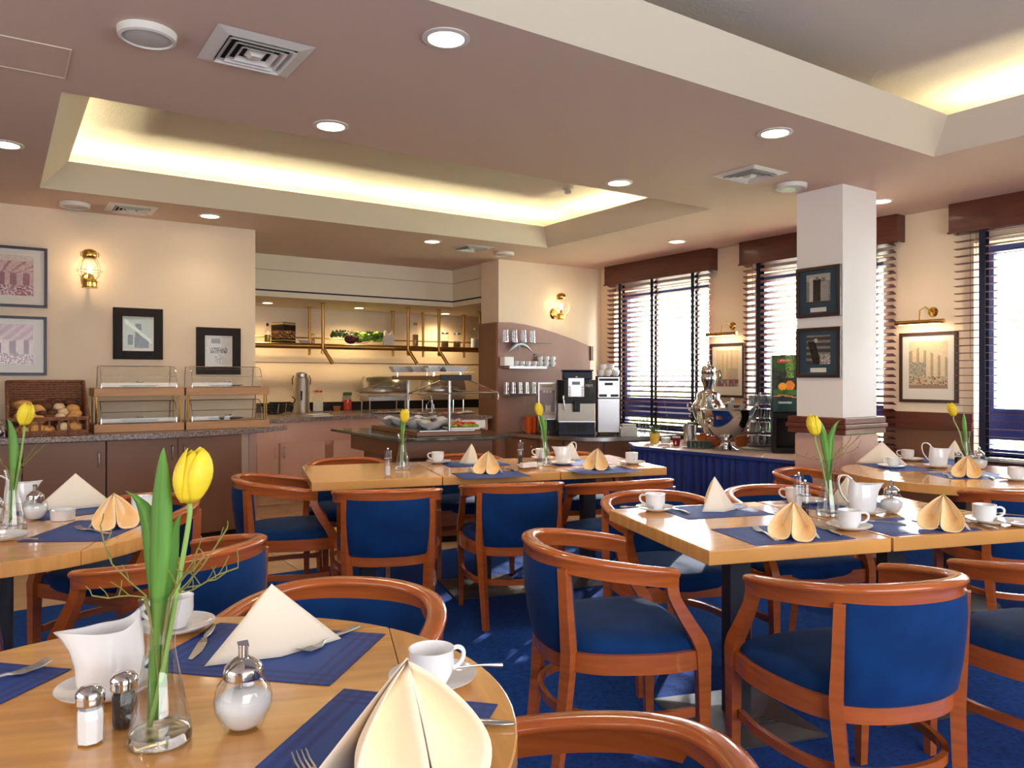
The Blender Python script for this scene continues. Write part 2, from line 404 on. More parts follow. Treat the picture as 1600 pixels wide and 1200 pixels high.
tube_row(C1[2]+.07, 5.2, pi/2, 'cove fluorescent tube behind the right hand short lip of the long ceiling recess')
tube_row(C1[0]-.07, 5.5, pi/2, 'cove fluorescent tube behind the left short lip of the long ceiling recess')
for k, x in enumerate((1.2, 2.4, 3.6)):
    tube_row(x, C1[1]-.07, 0, 'cove fluorescent tube hidden behind the long near lip, %s of three from the left' % ('first','second','third')[k])
for k, y in enumerate((0.9, 1.75)):
    tube_row(C2[2]+.09, y, pi/2, 'cove fluorescent tube in the ceiling recess at upper right, %s one' % ('nearer','farther')[k])

# walls
structure(MB().box(-2.6, YB, -0.02, 1.893, YB+.25, H+.01).build('wall_back', WALL))
structure(MB().box(4.57, YP, -0.02, 6.3, YP+.36, H+.01).build('wall_back_right', WALL))
structure(MB().box(1.8, 9.25, -0.02, 6.3, 9.4, H+.01).build('wall_recess', WALL))
structure(MB().box(1.79, YB+.25, -0.02, 1.89, 9.3, H+.01).build('wall_recess_left', WALL))
structure(MB().box(6.15, YP+.36, -0.02, 6.3, 9.3, H+.01).build('wall_recess_right', WALL))
structure(MB().box(-2.7, -2.6, -0.02, -2.6, 7.1, H+.01).build('wall_left', WALL))
structure(MB().box(-2.7, -2.7, -0.02, 6.3, -2.6, H+.01).build('wall_front', WALL))
# window wall with three openings (Y ranges), each open from sill to head
WIN = [(5.36, 6.80, 2.30), (3.50, 4.87, 2.30), (1.05, 2.80, 2.30)]
SILL = 0.72
b = MB(); ys = [7.1, WIN[0][1], WIN[0][0], WIN[1][1], WIN[1][0], WIN[2][1], WIN[2][0], -2.6]
for i in range(0, 8, 2): b.box(XW, ys[i+1], -0.02, XW+.26, ys[i], H+.01)
for y0, y1, zt in WIN:
    b.box(XW, y0, -0.02, XW+.26, y1, SILL); b.box(XW, y0, zt, XW+.26, y1, H+.01)
structure(b.build('wall_right', WALL))
structure(MB().box(XW-.004, 2.80, 0, XW-.0005, 3.50, .90).box(XW-.004, 4.87, 0, XW-.0005, 5.36, .90).box(XW-.004, 5.36, 0, XW-.0005, 6.9, SILL-.031).box(XW-.004, 3.5, 0, XW-.0005, 4.87, SILL-.031).box(XW-.004, -2.5, 0, XW-.0005, 2.80, SILL-.031).build('trim_3', BROWN2))
b = MB()
for y0, y1 in ((2.80, 3.50), (4.87, 5.36)):
    b.box(XW-.035, y0, .90, XW-.0005, y1, .96); b.box(XW-.025, y0, .96, XW-.0005, y1, 1.03)
structure(b.build('trim_4', MAHOG))
# windows
for i, (y0, y1, zt) in enumerate(WIN):
    w = bpy.data.objects.new('window_%d' % (i+1), None); COL.objects.link(w); w['kind'] = 'structure'; w.location = (XW+.16, (y0+y1)/2, SILL)
    hw = (y1-y0)/2; hh = zt - SILL; t = .05
    b = MB(); b.box(-.035,-hw,0,.035,-hw+t,hh).box(-.035,hw-t,0,.035,hw,hh).box(-.035,-hw+t,hh-t,.035,hw-t,hh).box(-.035,-hw+t,0,.035,hw-t,t)
    b.build('window_frame', FRAMEBLUE, w, bevel=.004)
    trz = .84 - SILL + .0
    b = MB(); b.box(-.04,-hw+t,trz,.04,hw-t,trz+.2)
    b.build('transom', FRAMEBLUE, w, bevel=.004)
    b = MB(); m0 = -hw+t; m1 = hw-t; zb = trz+.2; s = .03
    b.box(-.03,m0,zb,.03,m0+s,hh-t).box(-.03,m1-s,zb,.03,m1,hh-t).box(-.03,m0+s,hh-t-s,.03,m1-s,hh-t).box(-.03,m0+s,zb,.03,m1-s,zb+s)
    if i < 2: pass
    b.build('sash', FRAMEBLUE, w, bevel=.004)
    MB().box(-.003,m0+s,zb+s,.003,m1-s,hh-t-s).build('pane', WINGLASS, w)
    if trz > t + .02: MB().box(-.003,m0,t,.003,m1,trz).build('pane', WINGLASS, w)
    MB().box(-.22,-hw-.02,-.03,.0,hw+.02,0).build('window_sill', WHITEP, w, bevel=.004)
# soffit above the buffet recess
b = MB(); b.prism([(1.893,8.11),(4.60,8.11),(4.60,7.40),(6.15,7.40),(6.15,9.25),(1.893,9.25)], 2.155, 2.185)
structure(b.build('trim_5', COVE))
b = MB(); b.prism([(1.893,8.11),(4.60,8.11),(4.60,7.40),(4.62,7.40),(4.62,8.13),(1.893,8.13)], 2.185, H)
structure(b.build('trim_6', COVE))
b = MB(); b.prism([(1.893,8.104),(4.594,8.104),(4.594,7.40),(4.60,7.40),(4.60,8.11),(1.893,8.11)], 2.212, 2.228)
structure(b.build('trim_7', TAPE))
b = MB(); b.prism([(1.893,8.107),(4.597,8.107),(4.597,7.40),(4.60,7.40),(4.60,8.11),(1.893,8.11)], 2.435, 2.439)
structure(b.build('trim_8', BROWN2))
# recess splash line and tiled plinth
structure(MB().box(1.9,9.243,1.485,6.15,9.25,1.49).build('trim_9', GROUT))

# pillar
PX0, PY0, PX1, PY1 = 4.705, 3.01, 5.105, 3.365
pil = thing('pillar', 'square white pillar with mahogany chair rail and brown lower panelling', 'pillar', ((PX0+PX1)/2, (PY0+PY1)/2, 0))
pw, pd = (PX1-PX0)/2, (PY1-PY0)/2
MB().box(-pw,-pd,0,pw,pd,H).build('shaft', mat('pillar_white', rgb(242, 238, 232), 0.7), pil)
MB().box(-pw-.008,-pd-.008,0,pw+.008,pd+.008,.905).build('panelling', LITBROWN, pil)
MB().box(-pw-.045,-pd-.045,.915,pw+.045,pd+.045,.955).box(-pw-.055,-pd-.055,.955,pw+.055,pd+.055,.985).box(-pw-.045,-pd-.045,.985,pw+.045,pd+.045,1.03).build('chair_rail', MAHOG2, pil, bevel=.006)

# pier: brown arched panel on the right back wall
YS = YP
pts = [onY(773,503,YS-.04), onY(800,504,YS-.04), onY(820,507,YS-.04), onY(845,513,YS-.04), onY(870,521,YS-.04), onY(898,531,YS-.04), onY(922,541,YS-.04)]
b = MB(); xs = [(4.535, pts[0].z)] + [(max(p.x,4.56), p.z) for p in pts]; xs[1] = (4.6, pts[0].z)
poly = xs + [(xs[-1][0], 0.0), (4.535, 0.0)]
fr = [(x, YS-.04, z) for x, z in poly]; bk = [(x, YS-.001, z) for x, z in poly]; n_ = len(poly)
b.add(fr + bk, [tuple(range(n_)), tuple(range(2*n_-1, n_-1, -1))] + [(i, i+n_, (i+1)%n_+n_, (i+1)%n_) for i in range(n_)])
tag(b.build('arched_wall_panel', mat('panel_laminate', rgb(146, 108, 94), 0.36)), 'brown panel with arched top on the wall behind the coffee machine', 'panel')
tag(MB().box(4.535,YS,0,4.568,YP+.36,xs[0][1]).build('side_wall_panel', BROWN2), 'narrow brown panel on the left side of the wall pier by the buffet recess', 'panel')
tag(MB().box(-.02,-.02,0,.02,.02,.17).build('panel_end_post', MAHOG, loc=(xs[-1][0]+.015, YS-.04, xs[-1][1]-.17)), 'short dark upright at the right end of the arched wall panel', 'trim')
# left wall end panel
tag(MB().box(1.835,YB-.012,0,1.9,YB-.001,.86).build('wall_end_panel', LITBROWN), 'narrow brown strip at the end of the cream wall under the counter', 'panel')

# exterior
structure(MB().box(XW+.3,-6,-.3,14,14,-.05).build('ground_outside', GROUND))
structure(MB().box(11.6,-6,-.1,11.8,3.5,4.9).build('wall_garden', RENDERW))
hb = MB(); rnd = random.Random(3)
for k in range(5200):
    y = rnd.uniform(-3, 13.5); z = abs(rnd.gauss(0, 1)); 
    if y < 3.4: x = 9.0 + rnd.gauss(0,.25); z = min(z*.35, 1.0) ; sc = .07
    else: x = 9.8 + rnd.gauss(0,.3); z = rnd.uniform(0,1)**2.2*3.0*(0.8+.3*sin(y*2.1)); sc = .10
    a, e = rnd.uniform(0,2*pi), rnd.uniform(-1,1); u = Vector((cos(a)*cos(e), sin(a)*cos(e), sin(e))); w_ = u.orthogonal().normalized()*sc*.5; u *= sc
    p = Vector((x,y,z)); hb.add([p-u, p+w_, p+u, p-w_], [(0,1,2,3)])
tag(hb.build('garden_foliage', HEDGE), 'sunlit garden foliage outside the windows', 'foliage', kind='stuff')
hm = MB(); hm.box(11.9,3.6,-.1,12.3,13.5,1.0); tag(hm.build('hedge', HEDGE), 'tall clipped green hedge outside the left windows', 'hedge')

# valances and blinds
def valance(y0, y1, lab):
    t = thing('blind_pelmet', lab, 'pelmet', (5.92, (y0+y1)/2, 2.385), 0, 'wooden pelmets above the blinds'); hw = (y1-y0)/2
    MB().box(0,-hw,0,.018,hw,H-2.385-.001).build('front_board', MAHOG, t, bevel=.003)
    MB().box(.018,hw-.018,0,.119,hw,H-2.386).build('end_board', MAHOG, t); MB().box(.018,-hw,0,.119,-hw+.018,H-2.386).build('end_board', MAHOG, t)
    MB().box(-.006,-hw-.006,-.012,.0,hw+.006,0.004).build('edge_moulding', MAHOG, t)
valance(5.24, 6.84, 'mahogany pelmet above the window nearest the coffee machine')
valance(3.32, 4.875, 'mahogany pelmet partly hidden behind the white pillar')
valance(0.9, 2.925, 'mahogany pelmet at the right edge of the picture')
def blind(y0, y1, zb, tilt, tapes, lab):
    XB = 5.975; t = thing('venetian_blind', lab, 'blind', (XB, (y0+y1)/2, 2.40), 0, 'dark wooden venetian blinds'); hw = (y1-y0)/2; yc = (y0+y1)/2
    MB().box(-.025,-hw,.0,.025,hw,.05).build('head_rail', SLAT, t)
    z = -.03; me = None; P = 0.0555
    while 2.40 + z > zb:
        if me is None:
            b = MB(); sec = []
            b.obox((0,0,0),(.054,2*hw,.0035)); o = b.build('slat', SLAT, t); me = o.data
        else:
            o = bpy.data.objects.new('slat', me); COL.objects.link(o); o.parent = t
        o.location = (0, 0, z); o.rotation_euler = (0, tilt, 0); z -= P
    MB().box(-.024,-hw,z+.01,.024,hw,z+.03).build('bottom_rail', SLAT, t)
    for y in tapes:
        for sx in (-.0285, .0285):
            MB().box(sx-.0008, y-yc-.022, z+.02, sx+.0008, y-yc+.022, 0.0).build('ladder_tape', TAPE, t)
    for k, y in enumerate((hw-.12, hw-.16)):
        MB().tube([(-.032, y, 0), (-.032, y, z*.55)], .0016, 5).build('pull_cord', TAPE, t)
blind(5.29, 6.83, .80, radians(22), (6.60, 6.08, 5.49), 'dark venetian blind on the window beside the coffee machine')
blind(3.37, 4.855, .72, radians(22), (4.67, 4.1, 3.56), 'dark venetian blind half hidden by the white pillar')
blind(0.95, 2.90, .68, radians(3), (2.70, 1.9, 1.2), 'dark venetian blind on the window at the right edge')
# ============================================================ CEILING FITTINGS
dl = thing('downlight', '', 'light')
MB().lathe([(.068,0),(.09,0),(.092,-.005),(.07,-.008),(.068,-.002)], 28, closed=True).build('ring', WHITEP, dl, smooth=SM)
MB().lathe([(0,-.003),(.0675,-.003)], 28).build('lamp_disc', EM_LAMP, dl)
spots = [((697,59),'nearest downlight at the top centre of the ceiling'), ((517,196),'downlight by the near edge of the long ceiling recess'), ((1211,207),'downlight between the right hand recess and the ceiling vent'),
 ((967,285),'downlight near the right corner of the long ceiling recess'), ((328,337),'downlight above the bread display boxes'), ((675,377),'downlight in front of the buffet soffit'),
 ((1058,377),'downlight in front of the first window'), ((8,225),'downlight cut by the left edge of the picture'), ((1376,314),'downlight just behind the white pillar')]
for (px,py), lab in spots:
    p = onZ(px,py,H); dup(dl, 'round recessed '+lab, (p.x,p.y,H), 0, 'recessed ceiling downlights')
    light('downlight_beam','SPOT',(p.x,p.y,H-.02),(0,0,0), (9 if py in (337,225) else 18), (1.0,.80,.54), spot_size=radians(130), spot_blend=.9, shadow_soft_size=.06)
def vent(px,py,w,lab):
    p = onZ(px,py,H); t = thing('ceiling_vent', lab, 'vent', (p.x,p.y,H), 0, 'square ceiling air vents')
    b = MB()
    def sq(r0,r1,z0,z1):
        O=[(-r0,-r0),(r0,-r0),(r0,r0),(-r0,r0)]; I=[(-r1,-r1),(r1,-r1),(r1,r1),(-r1,r1)]
        bb=MB(); bb.loft([[(x,y,z0) for x,y in O],[(x,y,z1) for x,y in I],[(x*.96,y*.96,z1) for x,y in I],[(x,y,z0+.004) for x,y in O]],caps=False); return bb
    sq(w,w*.74,-.002,-.012).build('frame', WHITEP if w else None, t)
    MB().box(-w*.74,-w*.74,-.0016,w*.74,w*.74,-.001).build('backing', VENTDK, t)
    for k,(a,c) in enumerate(((.70,.62),(.54,.46),(.38,.30))): sq(w*a,w*c,-.022,-.006).build('louvre', WHITEP, t)
    bb=MB(); bb.loft([[(x*w*.2,y*w*.2,-.006) for x,y in ((-1,-1),(1,-1),(1,1),(-1,1))],[(x*w*.1,y*w*.1,-.024) for x,y in ((-1,-1),(1,-1),(1,1),(-1,1))]]); bb.build('centre_plate', WHITEP, t)
vent(399,82,.185,'square white ceiling vent beside the round speaker at top left')
vent(1172,272,.17,'square ceiling vent in front of the white pillar')
vent(737,387,.17,'square ceiling vent in front of the buffet soffit')
vent(205,326,.17,'square ceiling vent above the left picture wall')
sp = thing('ceiling_speaker','','speaker')
MB().lathe([(0,-.028),(.07,-.027),(.088,-.022),(.088,-.021)],32).build('grille', LTGREY, sp, smooth=SM)
MB().lathe([(.088,-.03),(.1,-.026),(.104,0),(.088,0)],32,closed=True).build('rim', WHITEP, sp, smooth=SM)
for (px,py),lab in (((230,50),'at top left beside the vent'),((1236,289),'touching the pillar top'),((117,318),'above the framed prints on the left'),((788,395),'above the wall pier by the coffee machine')):
    p = onZ(px,py,H); dup(sp,'round white ceiling speaker '+lab,(p.x,p.y,H),0,'round ceiling speakers')
p = onZ(50,85,H); t = thing('access_hatch','flush square access hatch in the ceiling at the upper left','hatch',(onZ(110,78,H).x-.22,(3.50+3.82)/2,H))
MB().box(-.22,-.17,-.002,.22,.17,-.0005).build('panel', CEIL, t)
b=MB()
for x0,y0,x1,y1 in ((-.225,-.175,.225,-.17),(-.225,.17,.225,.175),(-.225,-.17,-.22,.17),(.22,-.17,.225,.17)): b.box(x0,y0,-.004,x1,y1,-.0004)
b.build('frame', COVE, t)
p = onZ(880,297,H+.33); t = thing('smoke_detector','small white smoke detector in the long ceiling recess','detector',(4.05,5.15,H+.33))
MB().lathe([(.05,0),(.05,-.02),(.03,-.03)],20).build('base', WHITEP, t, smooth=SM); MB().lathe([(.022,-.03),(.03,-.055),(0,-.06)],16).build('sensor', LTGREY, t, smooth=SM)

# ============================================================ WALL THINGS
def lantern(x,y,z,yaw,lab,e=4):   # hangs in front of a wall facing -Y (yaw 0)
    t = thing('wall_lantern',lab,'wall lamp',(x,y,z),yaw,'brass ship lantern wall lights')
    MB().lathe([(0,.085),(.02,.084),(.045,.072),(.052,.06),(.052,.02),(.046,.012),(0,.012)],24,(0,0,.09)).build('cap', BRASS, t, smooth=SM)
    MB().lathe([(.05,0),(.05,-.012),(.06,-.016),(.06,-.022),(.052,-.024),(.05,-.055),(.056,-.06),(.056,-.066),(0,-.066)],24,(0,0,-.06)).build('base', BRASS, t, smooth=SM)
    MB().lathe([(.042,.1),(.062,.075),(.083,.03),(.086,0),(.078,-.03),(.055,-.055),(.045,-.06)],28).build('globe', TGLASS, t, smooth=pi)
    b=MB()
    for k in range(4):
        a=k*pi/2+pi/4; b.tube([(r*cos(a),r*sin(a),z_) for r,z_ in ((.046,.1),(.07,.08),(.09,.03),(.092,0),(.084,-.035),(.05,-.062))],.0016,5)
    b.build('cage', BRASS, t, smooth=SM)
    b=MB(); b.tube([(.092*cos(a*pi/12),.092*sin(a*pi/12),.005) for a in range(25)],.002,5); b.build('cage_ring', BRASS, t, smooth=SM)
    MB().lathe([(0,.028),(.014,.02),(.018,.005),(.012,-.015),(.008,-.03)],14,(0,0,.02)).build('bulb', EM_BULB, t, smooth=pi)
    MB().lathe([(.012,-.03),(.012,-.07)],12,(0,0,.02)).build('lamp_holder', BRASSDK, t, smooth=SM)
    b=MB(); b.tube([(0,.05,-.09),(0,.09,-.095),(0,.135,-.07)],.008,8); b.build('arm', BRASS, t, smooth=SM)
    b=MB()
    vs0=[(.05*cos(a*pi/12),.148,.06*sin(a*pi/12)-.05) for a in range(24)]; vs1=[(.035*cos(a*pi/12),.13,.042*sin(a*pi/12)-.05) for a in range(24)]
    b.loft([vs0,vs1]); b.build('wall_plate', BRASS, t, smooth=SM)
    b=MB()
    for s in (-1,1): b.tube([(s*.05,0,.15),(s*.062,0,.145),(s*.06,0,.115)],.003,5)
    b.build('lugs', BRASS, t, smooth=SM)
    light('lantern_glow','POINT',(x,y,z+.02),(0,0,0),e,(1.0,.66,.36),shadow_soft_size=.02)
lantern(.597,YB-.15,2.115,0,'brass ship lantern with lit bulb on the cream wall beside the prints')
lantern(5.32,YP-.15,2.085,0,'brass ship lantern lit above the arched brown panel')

def fr_noise(seed):
    r=random.Random(seed); P=[(r.random(),r.random(),r.uniform(.02,.12),r.random()) for _ in range(60)]
    return r,P
def art_hall(u,v,seed=1):      # rose engraving of a grand hall, perspective ceiling and crowd
    r=random.Random(int(u*97)*131+int(v*89)*17+seed); n=r.uniform(-18,18)
    if v>.55:
        k=abs(math.sin((u-.5)/(v-.28)*9)); base=(214,178,176) if k>.35 else (170,120,126)
        if v>.85: base=(222,205,200)
    elif v>.25:
        k=math.sin(u*40); base=(206,170,168) if k>0 else (150,92,100)
    else: base=(156,74,92) if r.random()>.45 else (214,190,186)
    return tuple(max(0,min(255,c+n)) for c in base)
def art_hall2(u,v): 
    r=random.Random(int(u*97)*131+int(v*89)*17+9); n=r.uniform(-16,16)
    if v>.6: base=(205,165,172) if math.sin((u*1.6-v)*26)>0 else (178,130,140)
    elif v>.28: base=(120,60,84) if math.sin(u*36)>.1 and v<.3+.4*u else (216,190,188)
    else: base=(150,100,112) if r.random()>.5 else (228,208,204)
    return tuple(max(0,min(255,c+n)) for c in base)
def art_photo(kind):
    def f(u,v):
        r=random.Random(int(u*97)*131+int(v*89)*17+kind*7); n=r.uniform(-12,12); c=150
        if kind==1:      # standing figures in long coats
            c=178 if v>.75 else 140
            if abs(u-.22)<.1 and .1<v<.9: c=205
            if abs(u-.45)<.16 and v<.82: c=38
            if abs(u-.76)<.17 and v<.75: c=165
            if hypot((u-.45)*1.1,v-.86)<.06 or hypot((u-.72)*1.1,v-.8)<.07: c=120
            if v<.1: c=70
        elif kind==2:    # seated figure reading in a library
            c=70 if math.sin(v*30)>0 else 130
            if abs(u-.3-(.5-v)*.3)<.16 and v<.8: c=26
            if hypot(u-.4,v-.82)<.075: c=190
            if u>.55 and v<.35: c=205 if r.random()>.4 else 120
        elif kind==3:    # greenish portrait in a study
            c=190
            if abs(u-.62)<.26 and v<.38: c=34
            if abs(u-.5)<.1 and .38<v<.8: c=60
            if abs(u-.2)<.1 and .1<v<.42: c=44
            if abs((v-.2)-(1-u)*.7)<.07: c=226
            return (max(0,c-14+n),c+n if c+n<255 else 255,max(0,c-20+n))
        else:            # group at a table
            c=206
            if .15<u<.85 and .42<v<.62 and r.random()>.35: c=74
            if .2<u<.55 and .78<v<.94: c=110
            if hypot(u-.5,v-.22)<.17: c=150 if r.random()>.5 else 220
        c=max(0,min(255,c+n)); return (c,c*.97,c*.93)
    return f
def art_water(kind):
    def f(u,v):
        r=random.Random(int(u*97)*131+int(v*89)*17+kind*5); n=r.uniform(-8,8); b=(226,206,172)
        if kind==1:
            if v>.25 and math.sin(u*34)>.3 and v<.86-abs(u-.25)*.3: b=(176,164,140)
            if v<.55 and u<.45: b=(150,148,140) if r.random()>.3 else (206,190,160)
            if v<.25: b=(198,182,150) if r.random()>.35 else random.Random(int(u*40)+int(v*30)*77).choice([(120,84,74),(180,74,66),(84,80,84),(214,200,176)])
            if v<.07: b=(160,130,112)
        else:
            if v>.15 and (abs(u-.3)<.03 or abs(u-.5)<.03 or abs(u-.7)<.03): b=(190,182,164)
            if v<.5 and .55<u<.95: b=(196,184,166)
            if hypot((u-.16)*1.6,(v-.28)*.8)<.15: b=(116,130,96)
            if v<.2: b=random.Random(int(u*14)+int(v*12)*77).choice([(170,76,66),(120,112,130),(196,176,150),(150,140,160)])
        return tuple(max(0,min(255,c+n)) for c in b)
    return f
def picture(name,lab,origin,yaw,w,h,fw,frame_m,mount_m,pw,ph,artfn,nu=34,nv=34,dz=0,caption=False,depth=.022,group=None):
    t=thing(name,lab,'picture',origin,yaw,group)
    b=MB()
    b.box(-w/2,-depth,-h/2,-w/2+fw,0,h/2).box(w/2-fw,-depth,-h/2,w/2,0,h/2).box(-w/2+fw,-depth,h/2-fw,w/2-fw,0,h/2).box(-w/2+fw,-depth,-h/2,w/2-fw,0,-h/2+fw)
    b.build('frame',frame_m,t,bevel=.002)
    MB().box(-w/2+fw,-.010,-h/2+fw,w/2-fw,-.002,h/2-fw).build('mount',mount_m,t)
    painted('print',pw,ph,artfn,nu,nv,t,(0,-.0115,dz),(0,0,0))
    if caption: MB().box(-pw*.33,-.012,-ph/2+dz-.055,pw*.33,-.0105,-ph/2+dz-.025).build('caption',PAPER,t)
    MB().box(-w/2+fw,-.0145,-h/2+fw,w/2-fw,-.0135,h/2-fw).build('glazing',GLAZE,t)
    return t
G1='pictures on the back wall'
picture('framed_print','navy framed rose print of a hall, upper one at the left edge',(.325-.34,YB-.001,2.058),0,.68,.455,.02,NAVYFR,PAPER,.50,.30,art_hall,60,36,.01,group=G1)
picture('framed_print','navy framed rose print of a colonnade, lower one at the left edge',(.321-.34,YB-.001,1.54),0,.68,.445,.02,NAVYFR,PAPER,.50,.30,art_hall2,60,36,.01,group=G1)
picture('framed_photo','black framed picture above the left display case',(.956,YB-.001,1.655),0,.367,.415,.068,BLACKFR,PAPER,.20,.245,art_photo(3),36,40,.008,group=G1)
picture('framed_photo','black framed photograph behind the right display case',(1.581,YB-.001,1.527),0,.363,.40,.068,BLACKFR,PAPER,.20,.235,art_photo(4),36,40,.0,group=G1)
# pillar pictures on the left face (x = PX0), facing -X
picture('framed_photo','black framed photograph of people in coats, upper one on the pillar',(PX0-.0005,3.187,1.890),-pi/2,.342,.348,.024,BROWNFR,TEALM,.185,.205,art_photo(1),32,34,.02,True,group='pictures on the pillar')
picture('framed_photo','black framed photograph of a seated reader, lower one on the pillar',(PX0-.0005,3.187,1.472),-pi/2,.342,.345,.024,BROWNFR,TEALM,.185,.2,art_photo(2),32,34,.02,True,group='pictures on the pillar')
picture('framed_print','dark framed pale print on the wall between pillar and right window',(XW-.0005,3.133,1.380),-pi/2,.45,.55,.024,BROWNFR,PAPER,.30,.37,art_water(1),44,52,.02,group='prints between the windows')
picture('framed_print','dark framed pale print behind the silver samovar',(XW-.0005,5.11,1.372),-pi/2,.43,.54,.024,BROWNFR,PAPER,.28,.36,art_water(2),40,46,.02,group='prints between the windows')
def picture_light(y,lab):
    t=thing('picture_light',lab,'wall lamp',(XW,y,1.73),-pi/2,'brass picture lights')
    b=MB(); b.tube([(-.19,-.11,0),(.19,-.11,0)],.017,14); b.build('shade',BRASS,t,smooth=SM)
    b=MB(); b.tube([(.05,-.02,.08),(.02,-.06,.12),(.0,-.1,.09),(0,-.11,.015)],.005,8); b.build('arm',BRASS,t,smooth=SM)
    b=MB(); b.loft([[(.05+.04*cos(a*pi/10),0,.08+.04*sin(a*pi/10)) for a in range(20)],[(.05+.028*cos(a*pi/10),-.016,.08+.028*sin(a*pi/10)) for a in range(20)]]); b.build('wall_plate',BRASS,t,smooth=SM)
    b=MB(); b.box(-.16,-.115,-.0185,.16,-.105,-.016); b.build('lamp_strip',EM_LAMP,t)
picture_light(3.15,'brass picture light above the print right of the pillar')
picture_light(5.10,'brass picture light above the print behind the samovar')
for y in (3.15,5.10): light('picture_lamp_beam','AREA',(XW-.11,y,1.70),(0,-radians(20),0),.8,(1,.72,.45),.05,.3)
# ============================================================ CHAIRS AND TABLES
AP = [(.245,.215),(.262,.11),(.256,0),(.232,-.105),(.182,-.18),(.10,-.222),(0,-.234)]
RP = [(.243,.145),(.260,.06),(.259,-.04),(.239,-.13),(.19,-.207),(.105,-.255),(0,-.269)]
def upath(half, z, n=4, trim=None):
    pts = [(x,y,z) for x,y in half] + [(-x,y,z) for x,y in half[-2::-1]]
    return crom(pts, n)
def make_chair():
    t = thing('tub_armchair', '', 'chair')
    # rail: rounded bead above a flatter band, like the photograph
    prof = [(-.022,.0),(-.025,.007),(-.022,.015),(-.010,.020),(.010,.020),(.023,.015),(.026,.007),(.023,.0),(.017,-.005),(.016,-.040),(-.016,-.040),(-.017,-.005)]
    path = []
    for q in upath(RP, 0, 5):
        k = min(1, max(0, (.145 - q[1]) / .414)); path.append((q[0], q[1], .672 + .063 * k ** .9))
    MB().hsweep(path, prof).build('arm_rail', CHAIRWOOD, t, smooth=radians(50))
    # seat frame
    ap = upath(AP, .405, 4)
    b = MB(); b.hsweep(ap, [(-.012,-.03),(.012,-.03),(.012,.03),(-.012,.03)])
    b.obox((0,.222,.405),(.47,.024,.06)); b.build('seat_frame', CHAIRWOOD, t, smooth=SM)
    # cushion: domed D shape
    outer = [(p[0]*.975, p[1]*.985) for p in ap]; outer = outer + [(-.12,.243),(0,.25),(.12,.243)]
    rings = []
    for s,z in ((.93,.40),(1.0,.425),(1.005,.445),(.97,.464),(.85,.478),(.6,.487),(.3,.490),(.02,.491)):
        rings.append([(x*s, (y-.0)*s, z) for x,y in outer])
    MB().loft(rings).build('seat', VELVET, t, smooth=pi)
    # backrest between the rear posts
    def interp(i, z):
        k = (z-.40)/.30; a = bp_a[i]; r = bp_r[i]; return (a[0]*(1-k)+r[0]*k, a[1]*(1-k)+r[1]*k)
    bp_a = [p for p in crom([(x,y,0) for x,y in AP[3:]]+[(-x,y,0) for x,y in AP[-2:2:-1]],4)][3:-3]
    bp_r = [p for p in crom([(x,y,0) for x,y in RP[3:]]+[(-x,y,0) for x,y in RP[-2:2:-1]],4)][3:-3]
    rings = []
    for z,th in ((.418,.008),(.430,.02),(.50,.026),(.58,.028),(.64,.026),(.702,.018)):
        c = [interp(i,z) for i in range(len(bp_a))]; out = []; inn = []
        for i,p in enumerate(c):
            a = c[max(i-1,0)]; bb = c[min(i+1,len(c)-1)]; tt = Vector((bb[0]-a[0],bb[1]-a[1],0)).normalized(); nn = Vector((tt.y,-tt.x,0))
            e = .55 if i in (0,len(c)-1) else 1
            out.append((p[0]+nn.x*th*e,p[1]+nn.y*th*e,z)); inn.append((p[0]-nn.x*th*e,p[1]-nn.y*th*e,z))
        rings.append(out+inn[::-1])
    MB().loft(rings).build('backrest', VELVET, t, smooth=radians(60))
    for s in (1,-1):
        MB().bar([(s*.182,-.232,0),(s*.190,-.208,.20),(s*.198,-.193,.375),(s*.203,-.192,.44),(s*.204,-.200,.56),(s*.205,-.208,.700)],
                 [.013,.016,.018,.018,.016,.015],[.015,.018,.02,.02,.018,.016], s*.75).build('leg', CHAIRWOOD, t, smooth=SM)
    for s in (1,-1):
        MB().bar([(s*.243,.238,0),(s*.245,.236,.20),(s*.247,.232,.375),(s*.248,.230,.435),(s*.249,.214,.475),(s*.249,.178,.53),(s*.249,.148,.58),(s*.248,.133,.61),(s*.246,.128,.640)],
                 [.013,.016,.018,.019,.018,.016,.015,.014,.014],[.014,.018,.021,.024,.026,.024,.021,.019,.019], 0).build('leg', CHAIRWOOD, t, smooth=SM)
    sp_ = upath([(x*.955,y*.97) for x,y in AP], .235, 4)
    MB().hsweep(sp_, [(-.009,-.014),(.009,-.014),(.009,.014),(-.009,.014)]).build('stretcher', CHAIRWOOD, t, smooth=SM)
    return t
chair0 = make_chair()
